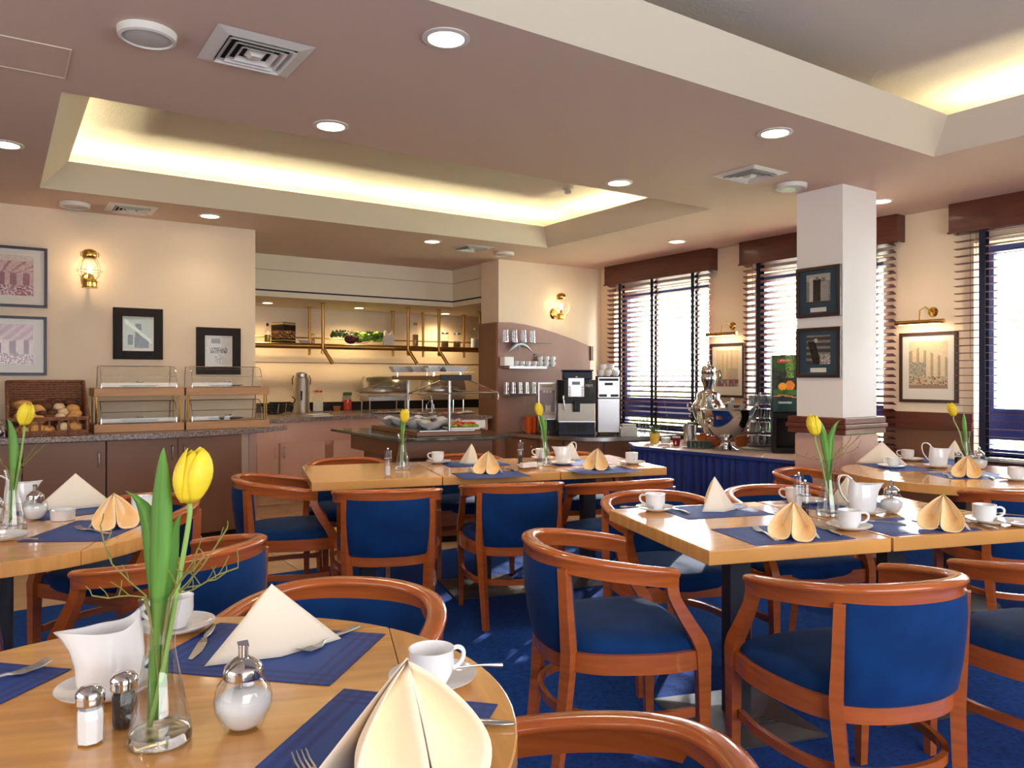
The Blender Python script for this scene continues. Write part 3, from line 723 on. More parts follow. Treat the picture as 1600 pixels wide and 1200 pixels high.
CH_LIST = [
 (0.63,0.845,135,'nearest chair, only its curved rail showing at the bottom edge'),
 (0.635,1.735,226,'chair whose broad rail curves behind the nearest round table'),
 (0.488,2.758,124,'chair with its blue back to the right, between the two left round tables'),
 (-0.28,2.66,82,'chair at the left edge showing only an arm end and curved front leg'),
 (0.465,3.7,215,'chair behind the left round table with its rail beside a white cup'),
 (1.343,4.244,-15,'chair at the left end of the middle table, side on to the camera'),
 (1.675,3.63,66,'chair seen from behind under the left leaf of the middle table'),
 (2.33,3.46,68,'chair seen from behind at the middle of the middle table'),
 (2.88,3.2,80,'chair seen from behind at the right end of the middle table'),
 (1.88,4.68,248,'chair behind the empty left part of the middle table'),
 (2.66,4.48,252,'chair behind the middle table with its seat in deep shadow'),
 (3.34,4.17,250,'chair behind the right part of the middle table with a sunlit seat'),
 (1.735,1.985,-23.5,'chair at the left end of the right table, facing right'),
 (2.47,2.43,252,'chair behind the left corner of the right table'),
 (2.1,1.32,72,'large chair seen from behind in front of the right table'),
 (2.829,1.08,74,'chair cut by the right edge in front of the right table'),
 (3.09,2.25,252,'chair behind the pepper mills of the right table'),
 (3.95,2.62,-80,'chair in front of the pillar facing the far right round table'),
 (4.277,1.809,50,'chair between the right table and the far right round table'),
]
for x,y,a,lab in CH_LIST:
    ch = dup(chair0, 'blue velvet '+lab, (x,y,.008), radians(a)-pi/2, 'blue velvet tub armchairs'); ch.scale = (1,1,1)

def pedestal(t, z, rnd_base=False, w=.46):
    if rnd_base:
        MB().lathe([(0,.03),(.05,.03),(.22,.016),(.235,.0),(.235,-.0)],40).build('base_plate', COLUMN, t, smooth=SM)
        MB().lathe([(.058,.02),(.058,z-.02)],28).build('column', COLUMN, t, smooth=SM)
    else:
        b = MB(); a=w/2; b.loft([[(-a,-a,0),(a,-a,0),(a,a,0),(-a,a,0)],[(-a,-a,.006),(a,-a,.006),(a,a,.006),(-a,a,.006)],[(-a*.3,-a*.3,.024),(a*.3,-a*.3,.024),(a*.3,a*.3,.024),(-a*.3,a*.3,.024)]])
        b.build('base_plate', BASEMETAL, t)
        for k in (.34,.42,.5):
            MB().box(-a*k,-a*k,.0235-.01*(k-.3)*2,a*k,-a*k+.004,.0255-.01*(k-.3)*2).build('groove_strip', COLUMN, t)
        MB().box(-.045,-.032,.02,.045,.032,z-.01).build('column', COLUMN, t, bevel=.004)
    MB().box(-.2,-.2,z-.012,.2,.2,z).build('top_plate', COLUMN, t)
def square_table(cx,cy,ang,lab,group):
    t = thing('dining_table',lab,'table',(cx,cy,.008),ang,group)
    b = MB().box(-.351,-.40,.694,.351,.40,.742); b.build('tabletop', TABLEWOOD, t, bevel=.004)
    pedestal(t,.694); return t
a3 = radians(-15.1); d3=(cos(a3),sin(a3)); n3=(-sin(a3),cos(a3)); N3=(1.368,3.911)
for k,l in enumerate(('bare left part of the middle row of tables','middle part of the middle row of tables','right part of the middle row of tables')):
    u=.3535+.707*k; square_table(N3[0]+d3[0]*u+n3[0]*.4, N3[1]+d3[1]*u+n3[1]*.4, a3, 'square beech dining table, the '+l, 'square tables of the middle row')
a4 = radians(-18); d4=(cos(a4),sin(a4)); n4=(-sin(a4),cos(a4)); N4=(1.871,1.663)
for k,l in enumerate(('with its bare corner pointing to the camera','right of the bare cornered one','cut by the right edge of the picture')):
    u=.355+.712*k
    if k==2: continue
    square_table(N4[0]+d4[0]*u+n4[0]*.4, N4[1]+d4[1]*u+n4[1]*.4, a4, 'square beech dining table at the right, '+l, 'square tables of the right row')
def round_table(cx,cy,R,ang,lab):
    t = thing('round_table',lab,'table',(cx,cy,.008),ang,'round beech tables')
    q=R*cos(pi/4)-.0012; z0,z1=.694,.742
    MB().box(-q,-q,z0,q,q,z1).build('tabletop', TABLEWOOD, t, bevel=.0015)
    for k in range(4):
        pts=[(R*cos(pi/4+(pi/2)*i/18), R*sin(pi/4+(pi/2)*i/18)) for i in range(19)]
        pts=[(x,max(y,q+.0012)) for x,y in pts]
        o=MB().prism(pts,z0,z1).build('leaf', TABLEWOOD, t, bevel=.003); o.rotation_euler=(0,0,k*pi/2)
    pedestal(t,z0,True); return t
T1=(.195,1.305); T2=(-.005,3.32); T5=(4.56,2.22)
round_table(T1[0],T1[1],.577,radians(-20),'round beech table nearest the camera at lower left')
round_table(T2[0],T2[1],.585,radians(-22),'round beech table cut by the left edge, behind the nearest one')
round_table(T5[0],T5[1],.60,radians(20),'round beech table at far right before the window')

# skirted table along the window wall
Zs=.69; P0=(4.715,5.02); P1=(4.865,3.50)
t = thing('skirted_table','drinks table with gathered blue skirt and taupe top under the window','table',(0,0,0))
top=[P0,P1,(5.80,3.50),(5.80,5.30),(4.95,5.35)]
MB().prism(top,Zs-.02,Zs).build('tabletop', CLOTHTOP, t, bevel=.003)
def skirt(pa,pb,n,phase=0):
    L=hypot(pb[0]-pa[0],pb[1]-pa[1]); tx,ty=(pb[0]-pa[0])/L,(pb[1]-pa[1])/L; nx,ny=ty,-tx
    def f(u,v):
        s=u*L; amp=.006+.026*(1-v)**.6 if v<.93 else .003
        w=(sin(s*2*pi/.078+phase+1.8*sin(s*9)+.9*sin(s*23))+.4*sin(s*2*pi/.037+2*sin(s*5)))*amp*.8+sin(s*2*pi/.021)*.0015; out=.012+.03*(1-v)
        return (pa[0]+tx*s-nx*(w+out)*-1, pa[1]+ty*s-ny*(w+out)*-1, .01+(Zs-.012)*v)
    return f
b=MB(); b.grid(skirt(P1,P0,0),170,14); b.grid(skirt(P0,(4.95,5.35),0),40,14); b.grid(skirt((5.80,3.50),P1,0),90,14)
b.build('skirt', SKIRT, t, smooth=pi, solid=.002)
b=MB()
for pa,pb in ((P1,P0),(P0,(4.95,5.35))):
    L=hypot(pb[0]-pa[0],pb[1]-pa[1]); b.obox(((pa[0]+pb[0])/2,(pa[1]+pb[1])/2,Zs-.0125),(L,.03,.024),atan2(pb[1]-pa[1],pb[0]-pa[0]))
b.build('skirt_band', SKIRT, t)
# ============================================================ TABLEWARE
ZT=.7505
def make_cup():
    t=thing('coffee_cup','','cup')
    MB().lathe([(0,.006),(.022,.006),(.0235,0),(.027,0),(.028,.006),(.034,.016),(.0385,.026),(.040,.040),(.040,.064),(.0405,.0655),(.0385,.0655),(.0375,.062),(.037,.030),(.030,.012),(.0,.009)],32).build('body',PORC,t,smooth=radians(50))
    b=MB(); pts=crom([(.037,0,.056),(.052,0,.058),(.063,0,.050),(.062,0,.036),(.052,0,.026),(.037,0,.021)],5); b.tube(pts,.0042,8); b.build('handle',PORC,t,smooth=SM)
    return t
def make_saucer():
    t=thing('saucer','','saucer')
    MB().lathe([(0,.003),(.03,.003),(.033,0),(.036,0),(.045,.005),(.066,.010),(.078,.017),(.079,.019),(.076,.0185),(.062,.0125),(.044,.009),(.026,.0075),(.024,.0062),(0,.0062)],40).build('dish',PORC,t,smooth=radians(60)); return t
def make_fork():
    t=thing('fork','','fork')
    def strip(ws,x0=0):
        rings=[]
        for y,w,z,th in ws: rings.append([(x0-w,y,z),(x0+w,y,z),(x0+w*.8,y,z+th),(x0-w*.8,y,z+th)])
        return rings
    MB().loft(strip([(-.095,.009,.001,.003),(-.08,.0085,.001,.003),(-.05,.005,.002,.003),(0,.0033,.007,.003),(.025,.0035,.006,.003),(.035,.008,.004,.002),(.045,.0125,.003,.002),(.056,.0125,.0035,.002)])).build('handle',STEEL,t,smooth=SM)
    for k in range(4):
        MB().loft(strip([(.055,.0019,.0035,.002),(.080,.0016,.005,.002),(.098,.001,.012,.0015)],-.0103+.00685*k)).build('tine',STEEL,t)
    return t
def make_knife():
    t=thing('table_knife','','knife')
    MB().ell((0,-.055,.005),(.0085,.05,.0045),12,6).build('handle',STEEL,t,smooth=pi)
    MB().loft([[(-.004,-.01,.003),(.004,-.01,.003),(.004,-.01,.006),(-.004,-.01,.006)],[(-.009,.01,.001),(.009,.01,.001),(.009,.01,.003),(-.009,.01,.003)],[(-.010,.06,.0005),(.009,.06,.0005),(.009,.06,.002),(-.010,.06,.002)],[(-.001,.105,.0005),(.008,.10,.0005),(.008,.10,.0015),(-.001,.105,.0015)]]).build('blade',STEEL,t)
    return t
def make_spoon():
    t=thing('teaspoon','','spoon')
    MB().tube(crom([(0,-.075,.0),(0,-.03,.004),(0,.03,.003)],4),[.0045,.004,.003,.0025,.002,.002,.002,.002,.0025],8).build('handle',STEEL,t,smooth=SM)
    MB().ell((0,.044,.003),(.0115,.018,.0035),12,6).build('bowl',STEEL,t,smooth=pi); return t
def make_napkin(sheet=.080,lob=1.0,fm=NAPBOUNCE):
    t=thing('folded_napkin','','napkin'); h=.125
    # two open lobes facing -Y
    for s in (-1,1):
        out=crom([(x*lob,y*lob,z) for x,y,z in [(0,-.0,h),(.030,-.012,h*.82),(.063,-.026,h*.53),(.078,-.040,h*.27),(.067,-.052,h*.06),(.040,-.058,.0),(.014,-.056,h*.04),(.003,-.050,h*.18),(.0015,-.030,h*.55),(0,0,h)]],4)
        n=len(out); ctr=Vector((.038*lob,.002*lob,h*.30))
        rings=[]; S=(0,.12,.3,.5,.7,.86,1.0)
        for q in S:
            dep=.030*lob*(1-(1-q)**2)
            rings.append([(s*(p.x*(1-q)+ctr.x*q), p.y*(1-q)+ctr.y*q+dep, max(.0012,p.z*(1-q)+ctr.z*q)) for p in out])
        MB().loft(rings,caps=False).build('fold',fm,t,smooth=pi,solid=.0016)
    # back sheet: two planes meeting in a ridge
    b=MB(); A=(0,.0,h+.001)
    b.grid(lambda u,v: (( -sheet+2*sheet*u)*(1-v), (.030+.032*(1-abs(2*u-1)))*(1-v)**.9+ .001, .001+(h+.001)*v), 10, 8)
    b.build('back_fold',NAPK,t,smooth=radians(60),solid=.0018); return t
def make_vase():
    t=thing('bud_vase','','vase')
    MB().lathe([(.0290,.2165),(.0305,.216),(.0245,.185),(.021,.145),(.0285,.100),(.037,.060),(.0435,.025),(.0455,.006),(.044,0.001)],36).build('glass',GLASSV,t,smooth=radians(60))
    MB().lathe([(0,.0015),(.0415,.0015),(.0450,.006),(.0432,.018),(.036,.0178),(0,.0176)],30).build('thick_base',CLEAR,t,smooth=radians(50))
    MB().lathe([(.0350,.0190),(.0390,.030),(.0330,.060),(.0270,.090),(0,.0901)],30).build('water',WATERT,t,smooth=radians(40)); return t
def make_sugar():
    t=thing('sugar_dispenser','','dispenser')
    MB().lathe([(.028,.088),(.028,.083),(.039,.069),(.0445,.048),(.042,.030),(.032,.010),(.028,.0),(0,.0)],32).build('globe',GLASSV,t,smooth=radians(60))
    MB().lathe([(0,.0045),(.0215,.0045),(.0295,.0125),(.0405,.033),(.0415,.048),(.030,.056),(.012,.062),(0,.064)],28).build('sugar',SUGAR,t,smooth=pi)
    MB().lathe([(.0295,.080),(.0305,.084),(.0295,.088),(.0305,.092),(.028,.098),(.016,.108),(.009,.112),(0,.113)],28).build('lid',CHROME,t,smooth=radians(50))
    b=MB(); b.lathe([(.0075,.112),(.0075,.131),(.0062,.131),(.0062,.112)],18); b.tube([(0,0,.125),(0,0,.050)],.006,12); b.build('spout',CHROME,t,smooth=SM)
    b=MB(); b.obox((0,0,.1315),(.0165,.012,.001),0,radians(35)); b.build('spout_flap',CHROME,t); return t
def make_shaker(m,name):
    t=thing(name,'','shaker'); n=16
    def ring(r,z): return [((r if k%2 else r*.93)*cos(2*pi*k/n),(r if k%2 else r*.93)*sin(2*pi*k/n),z) for k in range(n)]
    MB().loft([ring(.0200,0),(ring(.0215,.004)),(ring(.0215,.040)),(ring(.0175,.060))]).build('glass',TGLASS,t)
    MB().loft([ring(.0175,.003),ring(.0182,.045),ring(.016,.052)]).build('contents',m,t)
    MB().lathe([(.0195,.059),(.0205,.062),(.0195,.066),(.0205,.070),(.0198,.076),(.015,.083),(0,.086)],24).build('cap',CHROME,t,smooth=radians(50)); return t
def make_mill(m,name):
    t=thing(name,'','mill')
    MB().lathe([(.0195,.0),(.021,.004),(.021,.095),(.0195,.10)],24).build('body',ACRYL,t,smooth=SM)
    MB().lathe([(.0,.01),(.013,.01),(.013,.062),(0,.062)],16).build('contents',m,t,smooth=SM)
    MB().lathe([(.022,.101),(.022,.108),(.021,.110),(.021,.140),(.019,.146),(0,.148)],24).build('top',ACRYL,t,smooth=SM)
    MB().lathe([(.0222,.099),(.0222,.1035)],20).build('collar',CHROME,t,smooth=SM)
    MB().lathe([(.004,.146),(.006,.154),(.0045,.160),(0,.161)],12).build('knob',CHROME,t,smooth=SM); return t
def make_jug():     # spout towards local -X, handle towards +X
    t=thing('milk_jug','','jug'); seg=36; rings=[]
    prof=[(0,.0005),(.040,.0),(.046,.004),(.0525,.03),(.054,.06),(.051,.09),(.047,.112),(.046,.122)]
    def ring(r,z,k,off=0):
        out=[]
        for i in range(seg):
            a=2*pi*i/seg; sx=cos(a); lip=max(0,-cos(a))**8; w=max(0,(z-.05)/.072)
            rr=r*(1+.0*w)-off; x=rr*cos(a)*1.08-lip*w*w*.042; y=rr*sin(a)*(.86-.25*w*lip)
            zz=z+(w**3)*(.026*max(0,cos(a))**3 +.006*lip)*k
            out.append((x,y,zz))
        return out
    for r,z in prof[1:]: rings.append(ring(r,z,1))
    for r,z in ((.0435,.121),(.044,.10),(.046,.06),(.04,.012)): rings.append(ring(r,z,1,.001))
    MB().loft(rings).build('body',PORC,t,smooth=radians(60))
    b=MB(); pts=crom([(.045,0,.142),(.070,0,.158),(.092,0,.152),(.098,0,.125),(.088,0,.085),(.068,0,.055),(.053,0,.042)],5); n=len(pts)
    rings=[]
    for i,p in enumerate(pts):
        a=pts[max(i-1,0)]; c=pts[min(i+1,n-1)]; tg=(c-a).normalized(); nn=Vector((-tg.z,0,tg.x)); k=.0035; w=.012-.004*i/n
        rings.append([tuple(p+nn*k*cc+Vector((0,w*ss,0))) for cc,ss in ((1,-.7),(1,.7),(.3,1),(-1,.7),(-1,-.7),(.3,-1))])
    b.loft(rings); b.build('handle',PORC,t,smooth=radians(60)); return t
protos=dict(cup=make_cup(),saucer=make_saucer(),fork=make_fork(),knife=make_knife(),spoon=make_spoon(),napkin=make_napkin(),plain=make_napkin(.134,.70),pyramid=make_napkin(.076,.42),near=make_napkin(.112,1.0,mat('pale_napkin_fold',rgb(252,232,204),.85,bump=(180,.25),spec=.1)),vase=make_vase(),sugar=make_sugar(),
 salt=make_shaker(SUGAR,'salt_shaker'),pepper=make_shaker(PEPPERM,'pepper_shaker'),saltmill=make_mill(SUGAR,'salt_mill'),peppermill=make_mill(PEPPERM,'pepper_mill'),jug=make_jug())
matp=thing('placemat','','placemat'); MB().box(-.195,-.14,0,.195,.14,.0012).build('woven_mat',MATBLUE,matp)
protos['mat']=matp
G=dict(cup='white coffee cups',saucer='white saucers',fork='table forks',knife='table knives',spoon='teaspoons',napkin='folded cream napkins',plain='folded cream napkins',pyramid='folded cream napkins',near='folded cream napkins',vase='glass bud vases',sugar='sugar dispensers',
 salt='salt shakers',pepper='pepper shakers',saltmill='tall mills',peppermill='tall mills',jug='white milk jugs',mat='blue placemats')
def put(kind,px,py,lab,rz=0,z=None,scale=None,face=None):
    zz={'mat':ZT,'cup':ZT+.0068,'fork':ZT+.0016,'knife':ZT+.0016,'napkin':ZT+.0016,'plain':ZT+.0016,'pyramid':ZT+.0016,'near':ZT+.0016}.get(kind,ZT) if z is None else z
    p=onZ(px,py,zz if kind!='cup' else ZT+.0068)
    if face is not None: rz=cam_az(p)+radians(face)
    return dup(protos[kind],lab,(p.x,p.y,zz),rz,G[kind],scale)
def putw(kind,x,y,z,rz,lab,scale=None): return dup(protos[kind],lab,(x,y,z),rz,G[kind],scale)
def lay(kind,pa,pb,lab,dz=.0016):    # cutlery lying from pixel a (handle end) to pixel b (tip)
    a=onZ(pa[0],pa[1],ZT+dz); b=onZ(pb[0],pb[1],ZT+dz); c=(a+b)/2; ang=atan2(b.y-a.y,b.x-a.x)-pi/2
    return dup(protos[kind],lab,(c.x,c.y,ZT+dz),ang,G[kind])
def matpx(corner_px, ang, sx, sy, lab, dz=0):   # mat with one corner at a pixel, extending sx,sy along its own axes
    p=onZ(corner_px[0],corner_px[1],ZT+.0012); c=Vector((cos(ang),sin(ang),0)); n=Vector((-sin(ang),cos(ang),0)); q=p+c*.195*sx+n*.14*sy
    return dup(protos['mat'],lab,(q.x,q.y,ZT+dz),ang,G['mat'])
tulip_n=0
def tulip(px,py,bloom_px,lab,seed,leaves,twigs=0,twl=''):
    base=onZ(px,py,ZT); d=base.x*S_+base.y*C_; rv=Vector((C_,-S_,0)); fv=Vector((S_,C_,0))
    off=(bloom_px[0]-px)*d/FPX; zb=CH-(bloom_px[1]-HY)*d/FPX - ZT
    t=thing('tulip',lab,'flower',base,0,'yellow tulips'); r=random.Random(seed)
    B=rv*off+Vector((0,0,zb-.038))
    pts=crom([Vector((0,0,.022))-rv*off*.35,Vector((0,0,.12))+rv*off*.15,Vector((0,0,.22))+rv*off*.55,B-rv*off*.02-Vector((0,0,.03)),B],4)
    MB().tube(pts,.0038,8).build('stem',STEM,t,smooth=pi)
    tilt=rv*off*.25
    for k in range(6):
        a=k*pi/3+seed; inner=k%2; rings=[]
        L=.082-.004*inner
        def f(u,v,a=a,inner=inner,L=L):
            w=(.40+.50*sin(pi*min(1,.1+.8*v)))*(1 if v<.8 else sqrt(max(0.02,1-((v-.8)/.2)**2)))
            rad=(.0280-.0025*inner)*sin(pi*(.12+.76*v))**.8
            ang=a+(u-.5)*2*w; 
            return tuple(B+Vector((rad*cos(ang),rad*sin(ang),L*v))+tilt*v)
        MB().grid(f,6,9).build('petal',TULIP,t,smooth=pi,solid=.001)
    for li,(bx,topz,wid,fz) in enumerate(leaves):
        def f(u,v,bx=bx,topz=topz,wid=wid,fz=fz):
            w=wid*(.25+.75*sin(pi*min(1,.05+.75*v)))*(1.0 if v<.55 else max(0.02,1-((v-.55)/.45)**1.6)); neck=1-.45*max(0,1-abs(v*topz-.13)/.07)
            c=Vector((0,0,.03+(topz-.03)*(v-.22*v**4)/.78))+rv*(-off*.3*(1-v)**2+bx*v**3)
            cu=(u-.5)*2; return tuple(c+rv*cu*w*neck*.9+fv*(abs(cu)*w*.7*neck+fz*v))
        MB().grid(f,6,14).build('leaf',LEAF,t,smooth=pi,solid=.0009)
    if twigs:
        tw=thing('bare_twigs',twl,'twigs',base,0,'bare twigs in the vases')
        for k in range(twigs):
            s=r.choice((-1,1)) if k>1 else (1,-1)[k]; h=r.uniform(.20,.31); a=r.uniform(-.6,.6)
            dirv=(rv*s+fv*a).normalized(); p=[Vector((0,0,.06)),dirv*.008+Vector((0,0,.16)),dirv*.022+Vector((0,0,.22))]
            q=p[-1].copy()
            for j in range(4): q=q+dirv*r.uniform(.01,.028)+Vector((0,0,(h-.2)/4+r.uniform(-.004,.012)))+fv*r.uniform(-.008,.008); p.append(q.copy())
            bb=MB(); bb.tube(p,[.0016]*3+[.0012]*(len(p)-3),5)
            for j in range(3,len(p)):
                e=p[j]+dirv*r.uniform(-.012,.02)+Vector((0,0,r.uniform(.008,.028)))+fv*r.uniform(-.015,.015); bb.tube([p[j],(p[j]+e)/2+fv*.003,e],.0008,4)
            bb.build('twig',TWIG,tw)
# ---------------- nearest round table
aA=None
p1=onZ(612,982,ZT); p2=onZ(515,1072,ZT); angA=atan2(p1.y-p2.y,p1.x-p2.x)    # short side direction
cA=p2+Vector((cos(angA),sin(angA),0))*.14+Vector((-sin(angA),cos(angA),0))*.195
dup(protos['mat'],'blue placemat under the large plain napkin on the nearest round table',(cA.x,cA.y,ZT),angA-pi/2,G['mat'])
q1=onZ(522,1075,ZT); q2=onZ(795,1103,ZT); angB=atan2(q2.y-q1.y,q2.x-q1.x); cB=(q1+q2)/2+Vector((sin(angB),-cos(angB),0))*.195
dup(protos['mat'],'blue placemat under the open cream napkin at the bottom of the picture',(cB.x,cB.y,ZT),angB+pi/2,G['mat'])
r1=onZ(112,1046,ZT); r2=onZ(0,1036,ZT); angC=atan2(r2.y-r1.y,r2.x-r1.x)
cC=r1+Vector((cos(angC),sin(angC),0))*.14+Vector((-sin(angC),cos(angC),0))*.195
dup(protos['mat'],'blue placemat at the left edge of the nearest round table',(cC.x,cC.y,ZT),angC-pi/2,G['mat'])
put('vase',250,1158,'clear bud vase holding the largest tulip on the nearest table')
tulip(250,1158,(296,745),'largest yellow tulip in the vase on the nearest table',1,[(-.062,.375,.027,.02),(.012,.445,.019,-.014),(.026,.34,.017,.015)],7,'bare twigs around the largest tulip on the nearest table')
put('sugar',380,1137,'glass sugar dispenser with chrome spout on the nearest table')
put('salt',141,1160,'ribbed glass salt shaker full of white salt on the nearest table')
put('pepper',194,1134,'ribbed glass pepper shaker beside the vase on the nearest table')
put('saucer',165,1085,'white saucer under the milk jug on the nearest table')
put('jug',173,1083,'white milk jug with spout pointing left on the nearest table',face=4,z=ZT+.0066,scale=.93)
put('saucer',276,985,'white saucer behind the vase on the nearest table')
put('cup',272,978,'white cup partly hidden by the vase on the nearest table',face=190)
put('saucer',676,1068,'white saucer beside the open cream napkin on the nearest table')
put('cup',674,1070,'large white cup with handle to the right on the nearest table',face=25)
def napkin(px,py,lab,face,scale=1): return put('near' if px==637 else (('pyramid' if px in (737,893,1116,1325,1492) else 'plain') if abs(face)>90 else 'napkin'),px,py,lab,face=face,scale=scale)
napkin(424,1012,'cream napkin standing as a plain triangle on the nearest table',197,1.02)
napkin(637,1218,'open cream napkin with two lobes at the bottom of the picture',30,1.3)
lay('fork',(552,983),(480,1020),'fork beside the plain triangle napkin on the nearest table')
lay('knife',(771,1134),(640,1128),'knife whose round handle sticks out behind the open napkin on the nearest table')
lay('fork',(540,1290),(468,1188),'fork with only its tines showing at the bottom edge')
lay('fork',(-75,1085),(45,1049),'fork at the left edge of the nearest table')
lay('knife',(330,985),(306,1022),'knife mostly under the plain triangle napkin on the nearest table')
def spoon_on(px,py,ang,lab,dz=.021): p=onZ(px,py,ZT+dz); dup(protos['spoon'],lab,(p.x,p.y,ZT+dz),cam_az(p)+radians(ang),G['spoon'])
spoon_on(722,1045,100,'teaspoon on the saucer of the large cup on the nearest table')
# ---------------- left round table
tA=radians(-40)
def mat3(pxs, lab):   # corner, neighbour along long side: pixel of corner, pixel of second corner; third side hint sign
    a=onZ(*pxs[0],ZT); b=onZ(*pxs[1],ZT); ang=atan2(b.y-a.y,b.x-a.x); s=pxs[2]; L=pxs[3]
    n=Vector((-sin(ang),cos(ang),0))*s; c=Vector((cos(ang),sin(ang),0))
    q=a+c*L*.5+n*((.28 if L>.3 else .39)/2); dup(protos['mat'],lab,(q.x,q.y,ZT),ang if L>.3 else ang+pi/2,G['mat'])
mat3(((161,846),(252,806),1,.39),'blue placemat under the lobed napkin on the left round table')
put('mat',120,797,'blue placemat at the back of the left round table',rz=radians(20))
napkin(178,824,'cream two lobed napkin on the left round table',10)
napkin(118,792,'cream triangle napkin at the back of the left round table',178,1.12)
lay('fork',(190,838),(103,824),'fork beside the lobed napkin on the left round table')
put('saucer',4,843,'saucer cut by the left edge on the left round table'); put('saucer',226,803,'saucer behind the lobed napkin on the left round table')
put('cup',222,800,'white cup behind the lobed napkin on the left round table',face=10)
put('vase',20,826,'clear bud vase with a tulip on the left round table')
tulip(20,826,(38,648),'yellow tulip on the left round table',2,[(-.02,.40,.022,.0),(.012,.30,.015,.01)],3,'bare twigs on the left round table')
put('sugar',55,812,'glass sugar dispenser on the left round table')
put('jug',30,797,'white jug behind the sugar dispenser on the left round table',face=180,z=ZT)
put('salt',-3,815,'shaker at the left edge of the left round table')
p=onZ(98,812,ZT); t=thing('ramekin','small white fluted ramekin on the left round table','dish',p)
MB().lathe([(0,.004),(.036,.004),(.038,0),(.042,.001),(.044,.036),(.046,.040),(.043,.040),(.041,.036),(.039,.008),(0,.008)],36).build('bowl',PORC,t,smooth=radians(50))
spoon_on(18,845,80,'teaspoon on the saucer at the left edge',.02)
# ---------------- middle row
put('saltmill',606,745,'tall clear salt mill on the bare part of the middle table')
put('vase',629,733,'clear bud vase on the bare part of the middle table')
tulip(629,733,(632,650),'yellow tulip on the bare part of the middle table',3,[(-.004,.34,.016,.0),(.035,.33,.008,.01)])
put('saucer',686,724,'saucer at the far left of the laid middle table'); put('cup',684,722,'white cup at the far left of the laid middle table',face=175)
def matc(px,py,ang,lab): put('mat',px,py,lab,rz=ang)
matc(742,725,a3,'blue placemat under the cream triangle napkin of the middle table'); matc(767,742,a3,'blue placemat under the left lobed napkin of the middle table')
napkin(737,724,'cream triangle napkin behind the left lobed napkin of the middle table',150); napkin(763,739,'left cream two lobed napkin on the middle table',-18)
lay('knife',(810,739),(785,729),'knife right of the left lobed napkin on the middle table'); lay('fork',(745,742),(728,731),'fork left of the left lobed napkin on the middle table')
put('peppermill',813,728,'tall clear pepper mill beside the tulip on the middle table')
put('saucer',828,731,'saucer carrying butter portions on the middle table')
p=onZ(820,731,ZT+.012)
for k,(dx,dy) in enumerate(((0,0),(.062,.01))):
    tag(MB().box(-.026,-.018,0,.026,.018,.03).build('wrapped_butter',PORC,loc=(p.x+dx,p.y+dy,ZT+.0128),rz=-.3*k,bevel=.004),'%s white butter block on the saucer of the middle table'%('left','right')[k],'butter','butter blocks')
put('vase',851,727,'clear bud vase beside the white jug on the middle table')
tulip(851,727,(843,640),'yellow tulip beside the white jug on the middle table',4,[(-.05,.34,.016,.0),(.012,.30,.014,.01)])
put('cup',846,716,'cup behind the vase on the middle table',face=170); put('saucer',848,718,'saucer behind the vase on the middle table')
put('saucer',880,726,'saucer under the jug on the middle table'); put('jug',880,724,'white milk jug on the middle table',face=8,z=ZT+.0066,scale=.85)
matc(905,723,a3,'blue placemat behind the jug of the middle table'); matc(942,735,a3,'blue placemat under the right lobed napkin of the middle table')
napkin(893,718,'cream napkin standing behind the jug on the middle table',165,.95); napkin(934,733,'right cream two lobed napkin on the middle table',-20)
lay('knife',(983,733),(960,726),'knife right of the right lobed napkin on the middle table'); lay('fork',(925,737),(910,727),'fork left of the right lobed napkin on the middle table')
put('saucer',989,725,'saucer at the right end of the middle table'); put('cup',987,723,'white cup at the right end of the middle table',face=-70)
# ---------------- right row
def m4(u,v,lab): # table frame coordinates
    dup(protos['mat'],lab,(N4[0]+d4[0]*u+n4[0]*v,N4[1]+d4[1]*u+n4[1]*v,ZT),a4,G['mat'])
m4(.385,.165,'blue placemat under the left lobed napkin of the right table'); m4(.40,.64,'blue placemat under the cream pyramid napkin of the right table')
m4(.93,.165,'blue placemat under the right lobed napkin of the right table'); m4(1.02,.635,'blue placemat behind the jug of the right table')
napkin(1240,840,'left cream two lobed napkin on the right table',-10); napkin(1474,826,'right cream two lobed napkin on the right table',-14)
napkin(1116,796,'cream pyramid napkin at the left of the right table',215,1.08); napkin(1325,788,'cream napkin standing behind the jug on the right table',170)
lay('fork',(1226,851),(1169,822),'fork left of the left lobed napkin on the right table'); lay('knife',(1326,843),(1262,816),'knife right of the left lobed napkin on the right table')
lay('fork',(1482,832),(1408,806),'fork left of the right lobed napkin on the right table'); lay('knife',(1560,829),(1500,812),'knife right of the right lobed napkin on the right table')
lay('fork',(1118,789),(1155,796),'fork beside the cream pyramid napkin on the right table'); lay('knife',(1082,806),(1040,790),'knife beside the saucer at the left end of the right table')
put('saucer',1024,798,'saucer at the left end of the right table'); put('cup',1024,796,'white cup at the left end of the right table',face=172)
put('saucer',1327,827,'saucer between the two lobed napkins of the right table'); put('cup',1327,825,'white cup between the two lobed napkins of the right table',face=8)
put('saucer',1546,818,'saucer at the right edge of the right table'); put('cup',1538,815,'white cup near the right edge of the right table',face=6)
put('saucer',1262,786,'saucer behind the mills on the right table'); put('cup',1242,786,'white cup half hidden behind the mills on the right table',face=175)
put('peppermill',1258,815,'tall clear pepper mill on the right table'); put('saltmill',1248,798,'tall clear salt mill just behind the pepper mill on the right table')
put('vase',1294,805,'clear bud vase in the middle of the right table')
tulip(1294,805,(1274,665),'yellow tulip between the mills and jug on the right table',5,[(-.06,.40,.018,.0),(.055,.38,.018,.01)],5,'bare twigs around the tulip on the right table')
put('saucer',1352,803,'saucer under the jug on the right table'); put('jug',1347,801,'white milk jug on the right table',face=200,z=ZT+.0066,scale=.95)
put('sugar',1393,802,'glass sugar dispenser on the right table')
